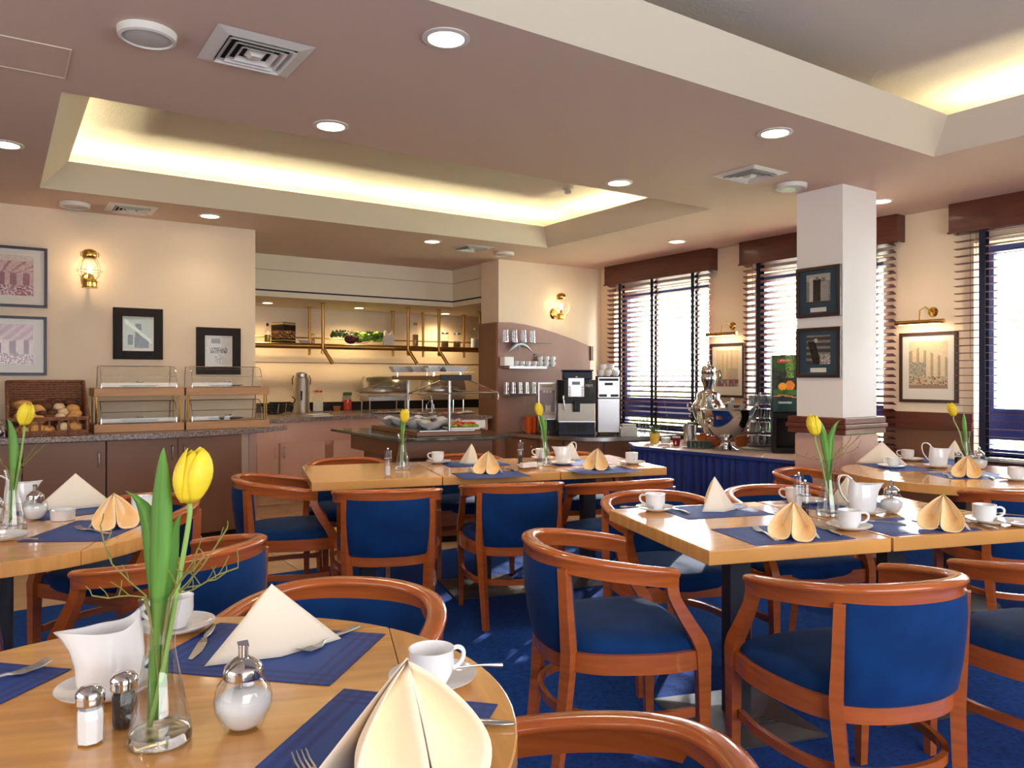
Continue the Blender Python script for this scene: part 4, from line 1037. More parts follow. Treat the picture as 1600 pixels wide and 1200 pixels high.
spoon_on(1380,817,80,'teaspoon on the saucer between the lobed napkins on the right table',.02)
spoon_on(1585,806,80,'teaspoon on the saucer at the right edge of the right table',.02); spoon_on(992,793,100,'teaspoon on the saucer at the left end of the right table',.02)
put('saucer',1598,822,'saucer cut off by the right edge of the picture')
# ---------------- far right round table
put('mat',1400,730,'blue placemat at the left of the far right round table',rz=radians(60)); put('mat',1515,743,'blue placemat under the lobed napkin of the far right round table',rz=radians(-30))
put('mat',1480,722,'blue placemat behind the jug of the far right round table',rz=radians(60))
napkin(1378,724,'cream triangle napkin at the left of the far right round table',175,1.1); napkin(1512,745,'cream two lobed napkin on the far right round table',-10,.95)
napkin(1492,717,'cream napkin behind the jug on the far right round table',165)
put('saucer',1393,731,'saucer before the triangle napkin of the far right round table'); put('cup',1396,729,'small cup before the triangle napkin of the far right round table',face=175,scale=.85)
put('saucer',1424,720,'saucer at the back of the far right round table'); put('cup',1418,718,'white cup at the back of the far right round table',face=175)
put('saucer',1464,731,'saucer under the jug of the far right round table'); put('jug',1466,729,'white milk jug on the far right round table',face=184,z=ZT+.0066,scale=.9)
put('vase',1508,728,'clear bud vase on the far right round table'); tulip(1508,728,(1490,640),'yellow tulip on the far right round table',6,[(-.01,.33,.018,.0)])
put('sugar',1530,733,'glass sugar dispenser on the far right round table'); put('pepper',1497,727,'shaker beside the vase on the far right round table')
lay('fork',(1490,750),(1472,738),'fork on the far right round table'); lay('knife',(1556,751),(1536,741),'knife on the far right round table')
put('saucer',1588,751,'saucer at the right edge of the far right round table'); put('cup',1588,749,'white cup at the right edge of the far right round table',face=10)
# ============================================================ BUFFET, LEFT COUNTER
def door(t,w,h,loc,rz=0,m=BROWN,handle=None,nm='door'):
    o=MB().box(-w/2+.002,-.018,.002,w/2-.002,0,h-.002).build(nm,m,t,loc,rz,bevel=.0015)
    if handle is not None:
        hx,hz,kind=handle
        if kind=='bow': MB().tube(crom([(hx,-.018,hz+.05),(hx,-.04,hz+.045),(hx,-.043,hz),(hx,-.04,hz-.045),(hx,-.018,hz-.05)],3),.0045,8).build('handle',STEEL,o,smooth=SM)
        else: MB().lathe([(0,.0),(.006,.002),(.012,.014),(.009,.02),(0,.022)],12).build('knob',BRASS,o,(hx,-.018,hz),smooth=SM).rotation_euler=(pi/2,0,0)
    return o
ZL=.89
def cabinet(lab,x0,x1,y0,y1,doors,m=BROWN,zt=.85,yback=YB-.02,grp=None,z0=.09):
    t=thing('cabinet',lab,'cabinet',(x0,y0,0),0,grp); L=hypot(x1-x0,y1-y0); a=atan2(y1-y0,x1-x0); t.rotation_euler=(0,0,a)
    D=.38
    MB().box(0,.0,z0,L,D,zt).build('body',m,t); MB().box(0,.05,0.005,L,D,z0).build('plinth',BLACK,t)
    for dx0,dx1,hd in doors: door(t,(dx1-dx0)*L,zt-z0-.01,((dx0+dx1)/2*L,0,z0+.005),0,m,hd)
    return t
g1='brown cabinets under the left counter'
cabinet('brown laminate cabinet at the left edge, below the bread basket',-.40,.145,6.24,6.24,[(0,1,None)],grp=g1)
cabinet('brown laminate cabinet with one door under the bread basket and left display',.15,.655,6.24,6.22,[(0,1,(.21,.62,'bow'))],grp=g1)
cabinet('brown two door laminate cabinet under the right display case',.66,1.63,6.22,6.30,[(0,.5,(.20,.64,'bow')),(.5,1,(-.20,.64,'bow'))],grp=g1)
cpts=[(-.6,6.19),(.3,6.185),(.9,6.15),(1.2,6.17),(1.5,6.25),(1.8,6.36),(2.0,6.48),(2.09,6.60),(2.0,6.74),(1.9,YB-.005)]
cur=[(p.x,p.y) for p in crom([(x,y,0) for x,y in cpts],4)]+[(-.6,YB-.005)]
tag(MB().prism(cur,ZL-.042,ZL).build('worktop',GRANITE,bevel=.004),'speckled brown worktop of the left buffet counter with curved end','worktop')
# bread basket
_a=onY(12,670,6.25).x; _b=onY(139,670,6.25).x; p=Vector(((_a+_b)/2,6.43,ZL+.001)); bx=thing('wicker_bread_basket','wicker bread basket with tall sloping back at the left','basket',p,0)
bw,bd,bh,fh=(_b-_a)/2,.19,.38,.125
def wick(fn,nu,nv,r=.006,closed=False): # woven strands over a patch
    b=MB()
    for j in range(nv+1):
        v=j/nv; b.tube([Vector(fn(u/nu,v))+Vector((0,.004*(-1)**(u+j),0)) for u in range(nu+1)],r,5)
    return b
wick(lambda u,v:((u-.5)*2*bw*(.93+.07*v),bd+.06*v,v*bh),26,22,.0085).build('back_panel',WICKER,bx,smooth=pi)
b=MB()
for u in range(14): x=(u/13-.5)*2; b.tube([(x*bw*.93,bd+.004,0),(x*bw,bd+.064,bh)],.006,5)
b.build('stakes',WICKER,bx,smooth=pi)
b=MB()
for s in (-1,1):
    for j in range(9): 
        v=j/8; b.tube([(s*bw*(.93+.07*v),-bd,v*fh),(s*bw*(.93+.07*v),bd+.05*v,v*(fh+(bh-fh)*1))],.0085,5)
    b.tube([(s*bw,-bd,fh),(s*bw,bd*.2,fh+.03),(s*bw,bd+.06,bh)],.013,6)
b.tube([(-bw,bd+.06,bh),(bw,bd+.06,bh)],.013,6)
b.build('side_panel',WICKER,bx,smooth=pi)
b=MB()
for z in (.006,.018,.03,fh-.012,fh): b.tube([(x/12*bw*(.93+.07*z/fh),-bd+.004*(-1)**x,z) for x in range(-12,13)],.0085,5)
for k in range(9): x=(k/8-.5)*2*bw*.95; b.tube([(x,-bd,0),(x,-bd,fh)],.008,5)
b.build('front_lattice',WICKER,bx,smooth=pi)
MB().box(-bw*.95,-bd,.0,bw*.95,bd,.008).build('base',WICKER,bx)
r=random.Random(5); rolls=[]
def roll(kind,x,y,z,rz,sc=1,lab=None):
    nm,rad,m={'long':('long_roll',(.066,.038,.034),BREAD),'dark':('dark_roll',(.042,.038,.032),BREADDK),'white':('white_roll',(.040,.036,.034),BREAD2),'kaiser':('crusty_roll',(.048,.044,.034),BREAD)}[kind]
    b=MB(); b.ell((0,0,0),rad,16,10)
    if kind in('long','white'): b.v=[(vx,vy,vz-(.005 if abs(vy)<.008 and vz>.02 else 0)) for vx,vy,vz in b.v]
    o=b.build(nm,m,smooth=pi,loc=(p.x+x,p.y+y,ZL+z),rz=rz); o.rotation_euler=(r.uniform(-.25,.25),r.uniform(-.2,.2),rz); tag(o,lab,'bread roll','bread rolls in the wicker basket'); o.scale=(sc,)*3
placed=[]; r2=random.Random(12); kinds=('long','long','dark','dark','white','kaiser')
for row,(y,z0) in enumerate(((-.15,.045),(-.12,.115),(-.05,.150),(.03,.185),(.10,.21))):
    nc=(5,5,6,5,4)[row]
    for c in range(nc):
        f=(c+.5)/nc; kk=kinds[min(5,int(f*6))] if r2.random()>.22 else r2.choice(('white','kaiser','dark'))
        x=(f-.5)*2*(bw-.05)+r2.uniform(-.015,.015); where=('bottom','front','middle','fourth','hindmost')[row]
        roll(kk,x,y+r2.uniform(-.015,.015),z0+r2.uniform(-.006,.016),r2.uniform(-.6,.6) if kk=='long' else r2.uniform(0,3),r2.uniform(.92,1.12),'%s roll, %s layer of the basket, %s from the left'%({'long':'golden oblong','dark':'dark brown','white':'pale floury','kaiser':'round golden crusty'}[kk],where,('first','second','third','fourth','fifth','sixth')[c]))
# display cases: two-tier oak stands with clear rolling domes
def display(lab,px0,px1,pyb):
    a=onZ(px0,pyb,ZL); bq=onZ(px1,pyb-1,ZL); y=6.38; a=onY(px0,pyb,y); c=onY(px1,pyb,y); w=c.x-a.x; cx=(a.x+c.x)/2
    t=thing('display_case',lab,'display case',(cx,y,ZL+.001),0,'two tier bread display cases'); d=.36; h=.33
    hw=w/2
    for z in (0,h-.062):
        nm='lower_tray' if z==0 else 'upper_tray'
        b=MB(); b.box(-hw,0,z,hw,.016,z+.062).box(-hw,d-.016,z,hw,d,z+.062).box(-hw,.016,z,-hw+.016,d-.016,z+.062).box(hw-.016,.016,z,hw,d-.016,z+.062).box(-hw+.016,.016,z+.02,hw-.016,d-.016,z+.028)
        b.build(nm,OAK,t,bevel=.003)
    for sx in(-1,1):
        for yy in (.02,.08,d-.02): MB().tube([(sx*(hw-.02),yy,.03),(sx*(hw-.02),yy,h-.03)],.006,8).build('post',BRASSDK,t,smooth=SM)
    for zi,z in enumerate((.063,h+.002)):
        dom=bpy.data.objects.new('dome',None); COL.objects.link(dom); dom.parent=t; dom.location=(0,0,z)
        H_=.165; prof=[]
        for k in range(11):
            th=pi/2*k/10; prof.append((.03+.13*(1-cos(th)) ,H_*sin(th)**.8))
        prof.append((d-.06,H_)); prof.append((d-.03,0))
        def sh(u,v): 
            i=u*(len(prof)-1); k=int(min(i,len(prof)-2)); f=i-k; return ((v-.5)*2*(hw-.05),prof[k][0]*(1-f)+prof[k+1][0]*f,prof[k][1]*(1-f)+prof[k+1][1]*f)
        b=MB(); b.grid(sh,12,1)
        for s in(-1,1): b.add([(s*(hw-.05),q[0],q[1]) for q in prof],[tuple(range(len(prof)))])
        b.build('shell',TGLASS,dom)
        b=MB()
        for s in(-1,1): b.tube([(s*(hw-.05),q[0],q[1]) for q in prof],.003,5)
        b.tube([(-hw+.05,prof[10][0],H_),(hw-.05,prof[10][0],H_)],.003,5); b.tube([(-hw+.05,.03,.004),(hw-.05,.03,.004)],.004,5)
        b.tube([(-hw+.05,.055,.085),(hw-.05,.055,.085)],.0025,5)
        b.build('rim',CHROME,dom,smooth=SM)
        b=MB(); b.ell((0,.03,.045),(.028,.012,.007),10,6); b.build('handle',CHROME,dom,smooth=pi)
        pl=MB(); pl.lathe([(0,.0),(.10,.002),(.14,.012),(.142,.014)],28,sx=1.0,sy=.8); 
        tag(pl.build('serving_plate',COLUMN,None,(cx+.02,y+.19,ZL+.001+z+.002),smooth=SM),'dark serving plate under the %s dome of the %s display case'%(('lower','upper')[zi],'left' if px0<200 else 'right'),'plate','plates in the display cases')
display('left two tier oak display case with clear roll domes beside the bread basket',147,288,671)
display('right two tier oak display case with clear roll domes at the counter end',291,421,668)
# glass jar of small packets at the left edge
p=Vector((-.02,6.3,ZL+.001)); t=thing('storage_jar','tall glass jar with steel holder at the left edge of the counter','jar',p)
MB().lathe([(.0,0),(.09,0),(.095,.02),(.095,.22),(.09,.225)],28).build('glass',TGLASS,t,smooth=SM); MB().lathe([(0,.003),(.088,.003),(.088,.12),(0,.13)],24).build('contents',mat('packets',rgb(60,90,160),.5,noise=(60,.8,(.7,.5,.3,1))),t); MB().lathe([(.098,-.0),(.1,.01),(.098,.05)],28).build('holder',CHROME,t,smooth=SM)

# ============================================================ RECESS BUFFET
ZR=.885
rp=[(1.905,7.74),(2.35,7.70),(2.9,7.86),(3.5,8.02),(3.9,7.85),(4.25,7.45),(4.5,7.10)]
rc=[(q.x,q.y) for q in crom([(x,y,0) for x,y in rp],4)]+[(4.53,7.10),(4.53,7.42),(6.14,7.42),(6.14,9.24),(1.905,9.24)]
tag(MB().prism(rc,ZR-.04,ZR).build('worktop',GRANITE,bevel=.003),'speckled worktop of the buffet inside the recess','worktop')
t=thing('buffet_cabinet','brown buffet base cabinet inside the recess, coloured as brightly lit','cabinet',(0,0,0))
off=[(x,y+.05) for x,y in rp]; rc2=[(q.x,q.y) for q in crom([(x,y,0) for x,y in off],4)]+[(4.5,7.42),(4.5,9.2),(1.91,9.2)]
MB().prism(rc2,.13,ZR-.041).build('body',LITBROWN,t); rc3=[(x,y+.03) for x,y in rc2]; MB().prism([(x,min(y,9.2)) for x,y in rc3],.0085,.13).build('plinth',TILE,t)
def rdoor(pxa,pxb,hx):
    ya=7.76+.0; A=onY(pxa,720,7.765); B=onY(pxb,720,7.765+.03*(pxb-pxa)/60); w=(B-A).length
    o=door(t,w,.50,((A.x+B.x)/2,(A.y+B.y)/2-.012,.14),atan2(B.y-A.y,B.x-A.x),LITBROWN,hx)
rdoor(400,434,(.07,.40,'bow')); rdoor(436,506,(-.20,.40,'bow')); rdoor(519,580,None)
tag(MB().box(1.91,9.22,ZR,6.14,9.24,ZR+.11).build('upstand',BLACK),'dark upstand strip behind the buffet worktop','upstand')
# brass shelf
sh=thing('brass_shelf','brass gallery shelf with glass boards hanging above the buffet','shelf',(0,0,0))
zs=1.66; Yf=8.5; Yr=9.0
b=MB(); b.tube([(1.9,Yf,zs),(5.95,Yf,zs)],.030,14); b.build('front_tube',BRASSDK,sh,smooth=SM)
b=MB(); b.tube([(1.9,Yr+.03,zs),(5.95,Yr+.03,zs)],.014,10); b.build('rear_tube',BRASSDK,sh,smooth=SM)
b=MB(); b.tube([(1.9,Yr+.06,zs+.12),(5.95,Yr+.06,zs+.12)],.008,8); b.build('gallery_rail',BRASSDK,sh,smooth=SM)
MB().box(1.9,Yf+.01,zs+.024,6.1,Yr+.05,zs+.032).build('glass_board',TGLASS,sh)
for px in (503,636,684,748):
    x=onY(px,480,Yf).x; b=MB(); b.tube([(x,Yf-.03,2.155),(x,Yf-.03,zs-.06)],.018,10); b.lathe([(.035,2.154),(.035,2.148),(.014,2.14)],14,(x,Yf-.03,0)); b.build('front_rod',BRASSDK,sh,smooth=SM)
    if px<700:
        b=MB(); b.tube([(x,Yf-.03,zs-.07),(x,Yf-.06,zs-.07)],.024,10); b.tube([(x,Yf-.05,zs-.03),(x+.09,Yf-.10,zs-.20)],.021,10); b.build('spot_nozzle',BRASSDK,sh,smooth=SM)
for px in (483.5,614,661,725):
    x=onY(px,485,Yr).x; b=MB(); b.tube([(x,Yr,2.155),(x,Yr,zs-.09)],.016,10); b.lathe([(.032,2.154),(.032,2.148),(.013,2.14)],14,(x,Yr,0)); b.build('rear_rod',BRASSDK,sh,smooth=SM)
for px,py,lab in ((418,473,'left'),(561,481,'middle'),(696,490,'right')):
    q=onZ(px,py,2.155); dup(dl,'small recessed downlight in the buffet soffit, %s one'%lab,(q.x,q.y,2.155),0,'soffit downlights',scale=.8)
    light('soffit_beam','SPOT',(q.x,q.y,2.13),(0,0,0),26,(1,.72,.36),spot_size=radians(150),spot_blend=.9,shadow_soft_size=.04)
ZS=zs+.033
def onS(px,y=8.72): q=onY(px,540,y); return Vector((q.x,y,ZS))
def jar_thing(name,lab,cat,loc,r0,h,contents,cm,neck=None,lid=None,lidm=CHROME,group=None):
    t=thing(name,lab,cat,loc,0,group); nk=neck or r0*.92
    MB().lathe([(0,.002),(r0*.96,.002),(r0,.008),(r0,h*.72),(nk,h*.86),(nk,h)],22).build('glass',TGLASS,t,smooth=SM)
    if contents: MB().lathe([(0,.006),(r0*.93,.006),(r0*.93,contents),(0,contents+.004)],18).build('contents',cm,t,smooth=SM)
    if lid: MB().lathe([(nk*1.08,h),(nk*1.08,h+lid),(nk*.9,h+lid+.004),(0,h+lid+.006)],20).build('lid',lidm,t,smooth=SM)
    return t
jar_thing('oil_bottle','small bottle of yellow oil at the left of the brass shelf','bottle',onS(418),.034,.19,.09,OIL,.011,.03,BLACK)
q=onS(443); t=thing('tin_box','patterned tin box on the brass shelf','tin',q,radians(28)); MB().box(-.095,-.095,0,.095,.095,.235).build('body',BLACK,t,bevel=.004)
def art_tin(u,v):
    rr=random.Random(int(u*50)*31+int(v*50)*7)
    if v<.12 or v>.86: return (196,176,128) if (int(v*40)%2) else (60,44,34)
    c=rr.choice([(40,30,26),(60,40,30),(170,110,50),(120,60,40),(200,170,120)]) if .2<v<.62 else (46,34,30); return c
painted('front_print',.186,.215,art_tin,26,26,t,(0,-.0958,.118),(0,0,0)); painted('side_print',.186,.215,art_tin,26,26,t,(-.0958,0,.118),(0,0,-pi/2))
q=onS(475); t=thing('small_bowl','small white bowl on the brass shelf','bowl',q); MB().lathe([(0,.005),(.03,.0),(.07,.04),(.068,.042),(.03,.008),(0,.008)],24).build('bowl',PORC,t,smooth=SM)
jar_thing('spice_jar','small spice jar on the brass shelf','jar',onS(489),.022,.10,.07,TERRA,None,.015,BRASSDK)
q=onS(560,8.75); t=thing('fern_bowl','bowl of green ferns and a dark red plant on the brass shelf','plant',q)
MB().lathe([(0,.004),(.07,.004),(.15,.05),(.148,.052),(.06,.01),(0,.01)],26).build('bowl',TGLASS,t,smooth=SM)
b=MB(); rr=random.Random(8)
for k in range(26):
    a=rr.uniform(0,2*pi); L=rr.uniform(.24,.40); e=rr.uniform(.5,1.1); pp=[Vector((.02*cos(a),.02*sin(a),.03))]
    for j in range(1,8): s=j/7; pp.append(Vector((cos(a)*L*s*1.0,sin(a)*L*s*.5,.05+e*.30*s-.24*s*s*e*.9)))
    for j in range(1,8):
        tt=(pp[j]-pp[j-1]).normalized(); sd=tt.cross(Vector((0,0,1))).normalized()*(.042*(1-j/8.5)); m_=(pp[j]+pp[j-1])/2
        for s in(-1,1):
            b.add([tuple(pp[j-1]),tuple(m_+sd*s+tt*.015+Vector((0,0,-.02))),tuple(pp[j])],[(0,1,2)]); b.add([tuple(pp[j-1]),tuple(m_+sd*s*.4+tt*.01+Vector((0,0,.03*s))),tuple(pp[j])],[(0,1,2)])
tag(b.build('fronds',DKLEAF,t),kind='stuff')
b=MB(); b.ell((-.12,-.05,.07),(.08,.06,.06),12,8); b.build('dark_red_leaves',mat('dark_red',rgb(90,30,40),.6,noise=(40,.4)),t)
b=MB()
for k in range(30): b.ell((rr.uniform(-.03,.24),rr.uniform(-.10,.02),rr.uniform(.06,.15)),(.045,.03,.025),6,4,rr.uniform(0,3))
b.build('pale_leaves',LTUCE,t)
q=onS(608,8.68); t=thing('napkin_stack','upright folded white napkins on the brass shelf','napkins',q); b=MB()
for k in range(4): b.add([(-.07,.012*k,0),(.07,.012*k,0),(.07,.012*k,.12),(.04+.006*k,.012*k,.19),(0,.012*k,.13),(-.045,.012*k,.19),(-.07,.012*k,.12)],[tuple(range(7))])
b.build('sheets',NAPK,t,solid=.002)
jar_thing('glass_bottle','tall corked glass bottle of grains on the brass shelf','bottle',onS(649),.038,.27,.15,MUESLI,.022,.03,OAK)
jar_thing('storage_jar','left glass storage jar on the right part of the brass shelf','jar',onS(695),.05,.17,.08,MUESLI,None,.02,CHROME,'glass storage jars')
jar_thing('storage_jar','right glass storage jar on the right part of the brass shelf','jar',onS(714),.05,.17,.08,MUESLI,None,.02,CHROME,'glass storage jars')
jar_thing('white_carafe','white filled carafe at the right end of the brass shelf','carafe',onS(742,8.75),.055,.24,.13,PORC,.02,.03,CHROME)
# things on the recess worktop
def onR(px,py): return onZ(px,py,ZR+.001)
q=onR(471,645); t=thing('steel_urn','tall steel coffee urn with black tap on the buffet','urn',q,cam_az(q))
MB().lathe([(0,.02),(.09,.02),(.10,.0),(.108,.0),(.10,.03),(.092,.05),(.092,.40),(.085,.42),(.07,.425),(.068,.46),(.05,.475),(0,.478)],30).build('body',STEEL,t,smooth=radians(40))
MB().box(-.012,-.13,.20,.012,-.09,.26).box(-.009,-.135,.15,.009,-.115,.21).build('tap',BLACK,t); MB().tube([(-.085,0,.44),(-.105,0,.40),(-.1,0,.33)],.006,6).tube([(.085,0,.44),(.105,0,.40),(.1,0,.33)],.006,6).build('side_handle',BLACK,t)
q=onR(497,643); t=jar_thing('milk_pitcher','glass milk pitcher with red lid on the buffet','pitcher',q,.065,.235,.12,PORC,.045,.02,REDP)
MB().tube(crom([(.05,0,.19),(.10,0,.19),(.105,0,.12),(.065,0,.06)],4),.006,6).build('handle',TGLASS,t)
q=onR(543,641); jar_thing('strawberry_jar','glass jar with red fruit and green lid on the buffet','jar',q,.055,.19,.13,TOMATO,None,.035,DKLEAF)
q=onR(526,642); t=thing('ramekin','small brown pot beside the strawberry jar','pot',q); MB().lathe([(0,0),(.04,0),(.048,.06),(.044,.06),(.038,.008),(0,.008)],20).build('pot',TERRA,t,smooth=SM)
q=onR(428,648); t=thing('fruit_basket','dark wire fruit basket behind the right display case','basket',q); b=MB()
for k in range(5): r0=.07+.035*k; z=.01+.10*(k/4)**1.5; b.tube([(r0*cos(a*pi/10),r0*sin(a*pi/10),z) for a in range(21)],.004,5)
for k in range(12): a=k*pi/6; b.tube([((.07+.035*j)*cos(a),(.07+.035*j)*sin(a),.01+.10*(j/4)**1.5) for j in range(5)],.003,4)
b.tube(crom([(.2,0,.1),(.24,0,.16),(.2,0,.2)],4),.006,6); b.build('wire_bowl',BLACK,t,smooth=SM)
q=onR(435,646); tag(MB().lathe([(0,0),(.08,0),(.13,.05),(.16,.12),(.15,.12),(.12,.05),(0,.012)],26).build('dark_bowl',BLACK,loc=(q.x+.15,q.y+.5,ZR+.001),smooth=SM),'dark wooden bowl beside the wire fruit basket','bowl')
def chafing(px,py,w,lab):
    q=onZ(px,py,ZR+.001); q.y=min(q.y,8.75); t=thing('chafing_dish',lab,'chafing dish',q,radians(-4),'steel roll top chafing dishes')
    hw=w/2; MB().box(-hw,-.17,.13,hw,.17,.19).build('pan',STEEL,t,bevel=.006); MB().box(-hw-.02,-.19,.185,hw+.02,.19,.20).build('rim',CHROME,t,bevel=.003)
    prof=[(.19*cos(pi*k/16),.02+.21*sin(pi*k/16)) for k in range(17)]
    b=MB(); b.grid(lambda u,v:((v-.5)*2*hw,-prof[int(round(u*16))][0],.20+prof[int(round(u*16))][1]),16,2)
    for s in(-1,1): b.add([(s*hw,-a_,.20+c_) for a_,c_ in prof],[tuple(range(17))])
    b.build('roll_cover',STEEL,t,smooth=radians(30),solid=.002)
    MB().tube([(-hw*.5,-.20,.28),(-hw*.5,-.225,.29),(hw*.5,-.225,.29),(hw*.5,-.20,.28)],.008,8).build('cover_handle',CHROME,t,smooth=SM)
    for sx in(-1,1):
        for sy in(-1,1): MB().tube([(sx*(hw-.02),sy*.15,.0),(sx*(hw-.02),sy*.15,.14)],.012,8).build('leg',CHROME,t,smooth=SM)
chafing(574,640,.50,'left steel roll top chafing dish on the buffet'); chafing(692,640,.48,'right steel roll top chafing dish on the buffet')
for k,(px,py) in enumerate(((446,652),(458,653),(434,654))):
    q=onR(px,py-4); tag(MB().tube([(0,0,.03),(.012,.0,.13)],[.006,.004],6).build('serving_spoon',STEEL,loc=q),'%s upright steel serving spoon handle at the buffet edge'%('middle','right','left')[k],'spoon','serving spoons at the buffet edge')
q=onR(497,651); tag(MB().box(-.13,-.09,0,.13,.09,.012).box(-.12,-.07,.012,.10,.08,.03).build('folded_cloth',LTGREY,loc=q,rz=.3,bevel=.006),'grey folded cloth on the buffet worktop before the pitcher','cloth')
for k,(px,py) in enumerate(((600,646),(628,646),(660,647),(705,648),(725,646))):
    q=onR(px,py); q.y=min(q.y,8.2); t=thing('buffet_platter','%s steel platter of cold food on the buffet'%('first','second','third','fourth','fifth')[k],'platter',q,0,'platters on the buffet')
    MB().lathe([(0,.002),(.09,.002),(.13,.014),(.131,.017),(.09,.006),(0,.006)],24,sx=1.1,sy=.8).build('dish',STEEL if k%2 else PORC,t,smooth=SM)
    b=MB(); rr=random.Random(k)
    for j in range(14): b.ell((rr.uniform(-.08,.08),rr.uniform(-.05,.05),.012+.006*(j%3)),(.03,.02,.008),8,5,rr.uniform(0,3))
    tag(b.build('slices',mat('sliced_food_%d'%k,rgb(*((214,150,130),(232,214,160),(120,90,80),(206,120,110),(236,226,206))[k]),.5),t,smooth=pi),kind='stuff')

# ============================================================ SALAD ISLAND
ZI=.85; A=Vector((2.43,5.12,0)); B=Vector((3.31,4.90,0)); Cc=Vector((2.44,6.47,0)); D=Vector((3.68,6.20,0))
isl=thing('salad_bar','wood and dark glass salad bar island with sneeze guard','salad bar',(0,0,0))
MB().prism([(A.x,A.y),(B.x,B.y),(D.x,D.y),(Cc.x,Cc.y)],ZI-.022,ZI).build('glass_top',GREENGL,isl,bevel=.003)
def ins(f,zs_,nm,m,z0,z1): 
    c=(A+B+Cc+D)/4; MB().prism([((1-f)*q.x+f*c.x,(1-f)*q.y+f*c.y) for q in (A,B,D,Cc)],z0,z1).build(nm,m,isl,bevel=.003)
IW=mat('island_walnut',rgb(120,76,46),.35,noise=((2,2,30),.15))
ins(.22,0,'apron',IW,ZI-.165,ZI-.023); ins(.36,0,'body',IW,.06,ZI-.166); ins(.42,0,'plinth',BLACK,.0085,.06)
c=(A+B+Cc+D)/4
def LI(u,v,z=0):   # u along A-B, v along A-C, 0..1
    p_=(A*(1-u)+B*u)*(1-v)+(Cc*(1-u)+D*u)*v; return Vector((p_.x,p_.y,z))
ang_i=atan2((B-A).y,(B-A).x)
b=MB(); b.prism([tuple(LI(u,v)[:2]) for u,v in ((.24,.12),(.78,.12),(.78,.88),(.24,.88))],ZI+.0005,ZI+.035); b.build('wooden_well_frame',IW,isl,bevel=.004)
b=MB(); b.prism([tuple(LI(u,v)[:2]) for u,v in ((.28,.15),(.74,.15),(.74,.85),(.28,.85))],ZI+.03,ZI+.040); b.build('ice_tray',STEEL,isl)
q=LI(.62,0.0,.74); MB().obox((0,0,0),(.075,.006,.04),0).build('maker_plate',LTGREY,isl,LI(.55,.179,.74),ang_i)
za=ZI+.43
pn=LI(.52,.14); pf=LI(.50,.86)
for nm,pp in (('guard_post',pn),('guard_post',pf)): MB().tube([(pp.x,pp.y,ZI+.03),(pp.x,pp.y,za)],.012,12).build(nm,STEEL,isl,smooth=SM)
def quadp(a,b_,c_,d_): return [tuple(a),tuple(b_),tuple(c_),tuple(d_)]
L0=LI(.42,.08,za); R0=LI(.66,.08,za); L1=LI(.40,.92,za); R1=LI(.64,.92,za)
b=MB(); b.prism([(L0.x,L0.y),(R0.x,R0.y),(R1.x,R1.y),(L1.x,L1.y)],za-.0,za+.035); b.build('canopy_beam',IW,isl,bevel=.003)
b=MB(); b.prism([tuple((LI(u,v))[:2]) for u,v in ((.41,.065),(.67,.065),(.67,.085),(.41,.085))],za-.003,za+.042); b.build('beam_end',BLACK,isl)
gl=MB(); e0=LI(.16,.10,za-.10); e1=LI(.14,.90,za-.10); f0=LI(.92,.10,za-.10); f1=LI(.90,.90,za-.10)
gl.add(quadp(L0,L1,e1,e0),[(0,1,2,3)]); gl.add(quadp(R0,R1,f1,f0),[(0,1,2,3)]); 
for e,s in((e0,e1),(f0,f1)): gl.add([tuple(e),tuple(s),tuple(s-Vector((0,0,.05))),tuple(e-Vector((0,0,.05)))],[(0,1,2,3)])
gl.build('glass_guard',TGLASS,isl)
b=MB()
for pts in ([L0,e0,e0-Vector((0,0,.05))],[R0,f0,f0-Vector((0,0,.05))],[L1,e1],[R1,f1],[e0,e1],[f0,f1],[e0,f0]): b.tube([tuple(x) for x in pts],.005,6)
b.build('guard_edge',CHROME,isl,smooth=SM)
MB().prism([tuple((LI(u,v))[:2]) for u,v in ((.36,.12),(.72,.12),(.70,.90),(.34,.90))],za+.06,za+.066).build('upper_glass_shelf',TGLASS,isl)
for u,v in ((.42,.2),(.64,.2),(.40,.8),(.62,.8)): pp=LI(u,v); MB().tube([(pp.x,pp.y,za+.03),(pp.x,pp.y,za+.06)],.01,8).build('shelf_peg',CHROME,isl,smooth=SM)
for k,(px,w,h,yy) in enumerate(((628,.19,.05,.6),(652,.20,.05,.45),(686,.20,.05,.3),(712,.20,.04,.2),(640,.14,.03,.25))):
    pp=LI((.42,.5,.55,.6,.45)[k],(.78,.62,.42,.24,.30)[k]); t=thing('white_dish','%s white porcelain dish on top of the salad bar guard'%('rearmost','second from the rear','middle','nearest','small front left')[k],'dish',(pp.x,pp.y,za+.067),ang_i,'white dishes on the salad bar guard')
    q2=.5*w; b=MB(); b.loft([[(-q2*.7,-q2*.7,0),(q2*.7,-q2*.7,0),(q2*.7,q2*.7,0),(-q2*.7,q2*.7,0)],[(-q2,-q2,h),(q2,-q2,h),(q2,q2,h),(-q2,q2,h)],[(-q2*.95,-q2*.95,h),(q2*.95,-q2*.95,h),(q2*.95,q2*.95,h),(-q2*.95,q2*.95,h)],[(-q2*.66,-q2*.66,.008),(q2*.66,-q2*.66,.008),(q2*.66,q2*.66,.008),(-q2*.66,q2*.66,.008)]])
    b.build('dish',PORC,t)
sal=[(.36,.80,NAPK,'rearmost left'),(.60,.80,LTUCE,'rearmost right'),(.36,.60,BREAD2,'third left'),(.62,.60,LTUCE,'third right'),(.38,.40,LTGREY,'second left'),(.62,.42,CARROT,'second right'),(.42,.24,BREAD2,'front left')]
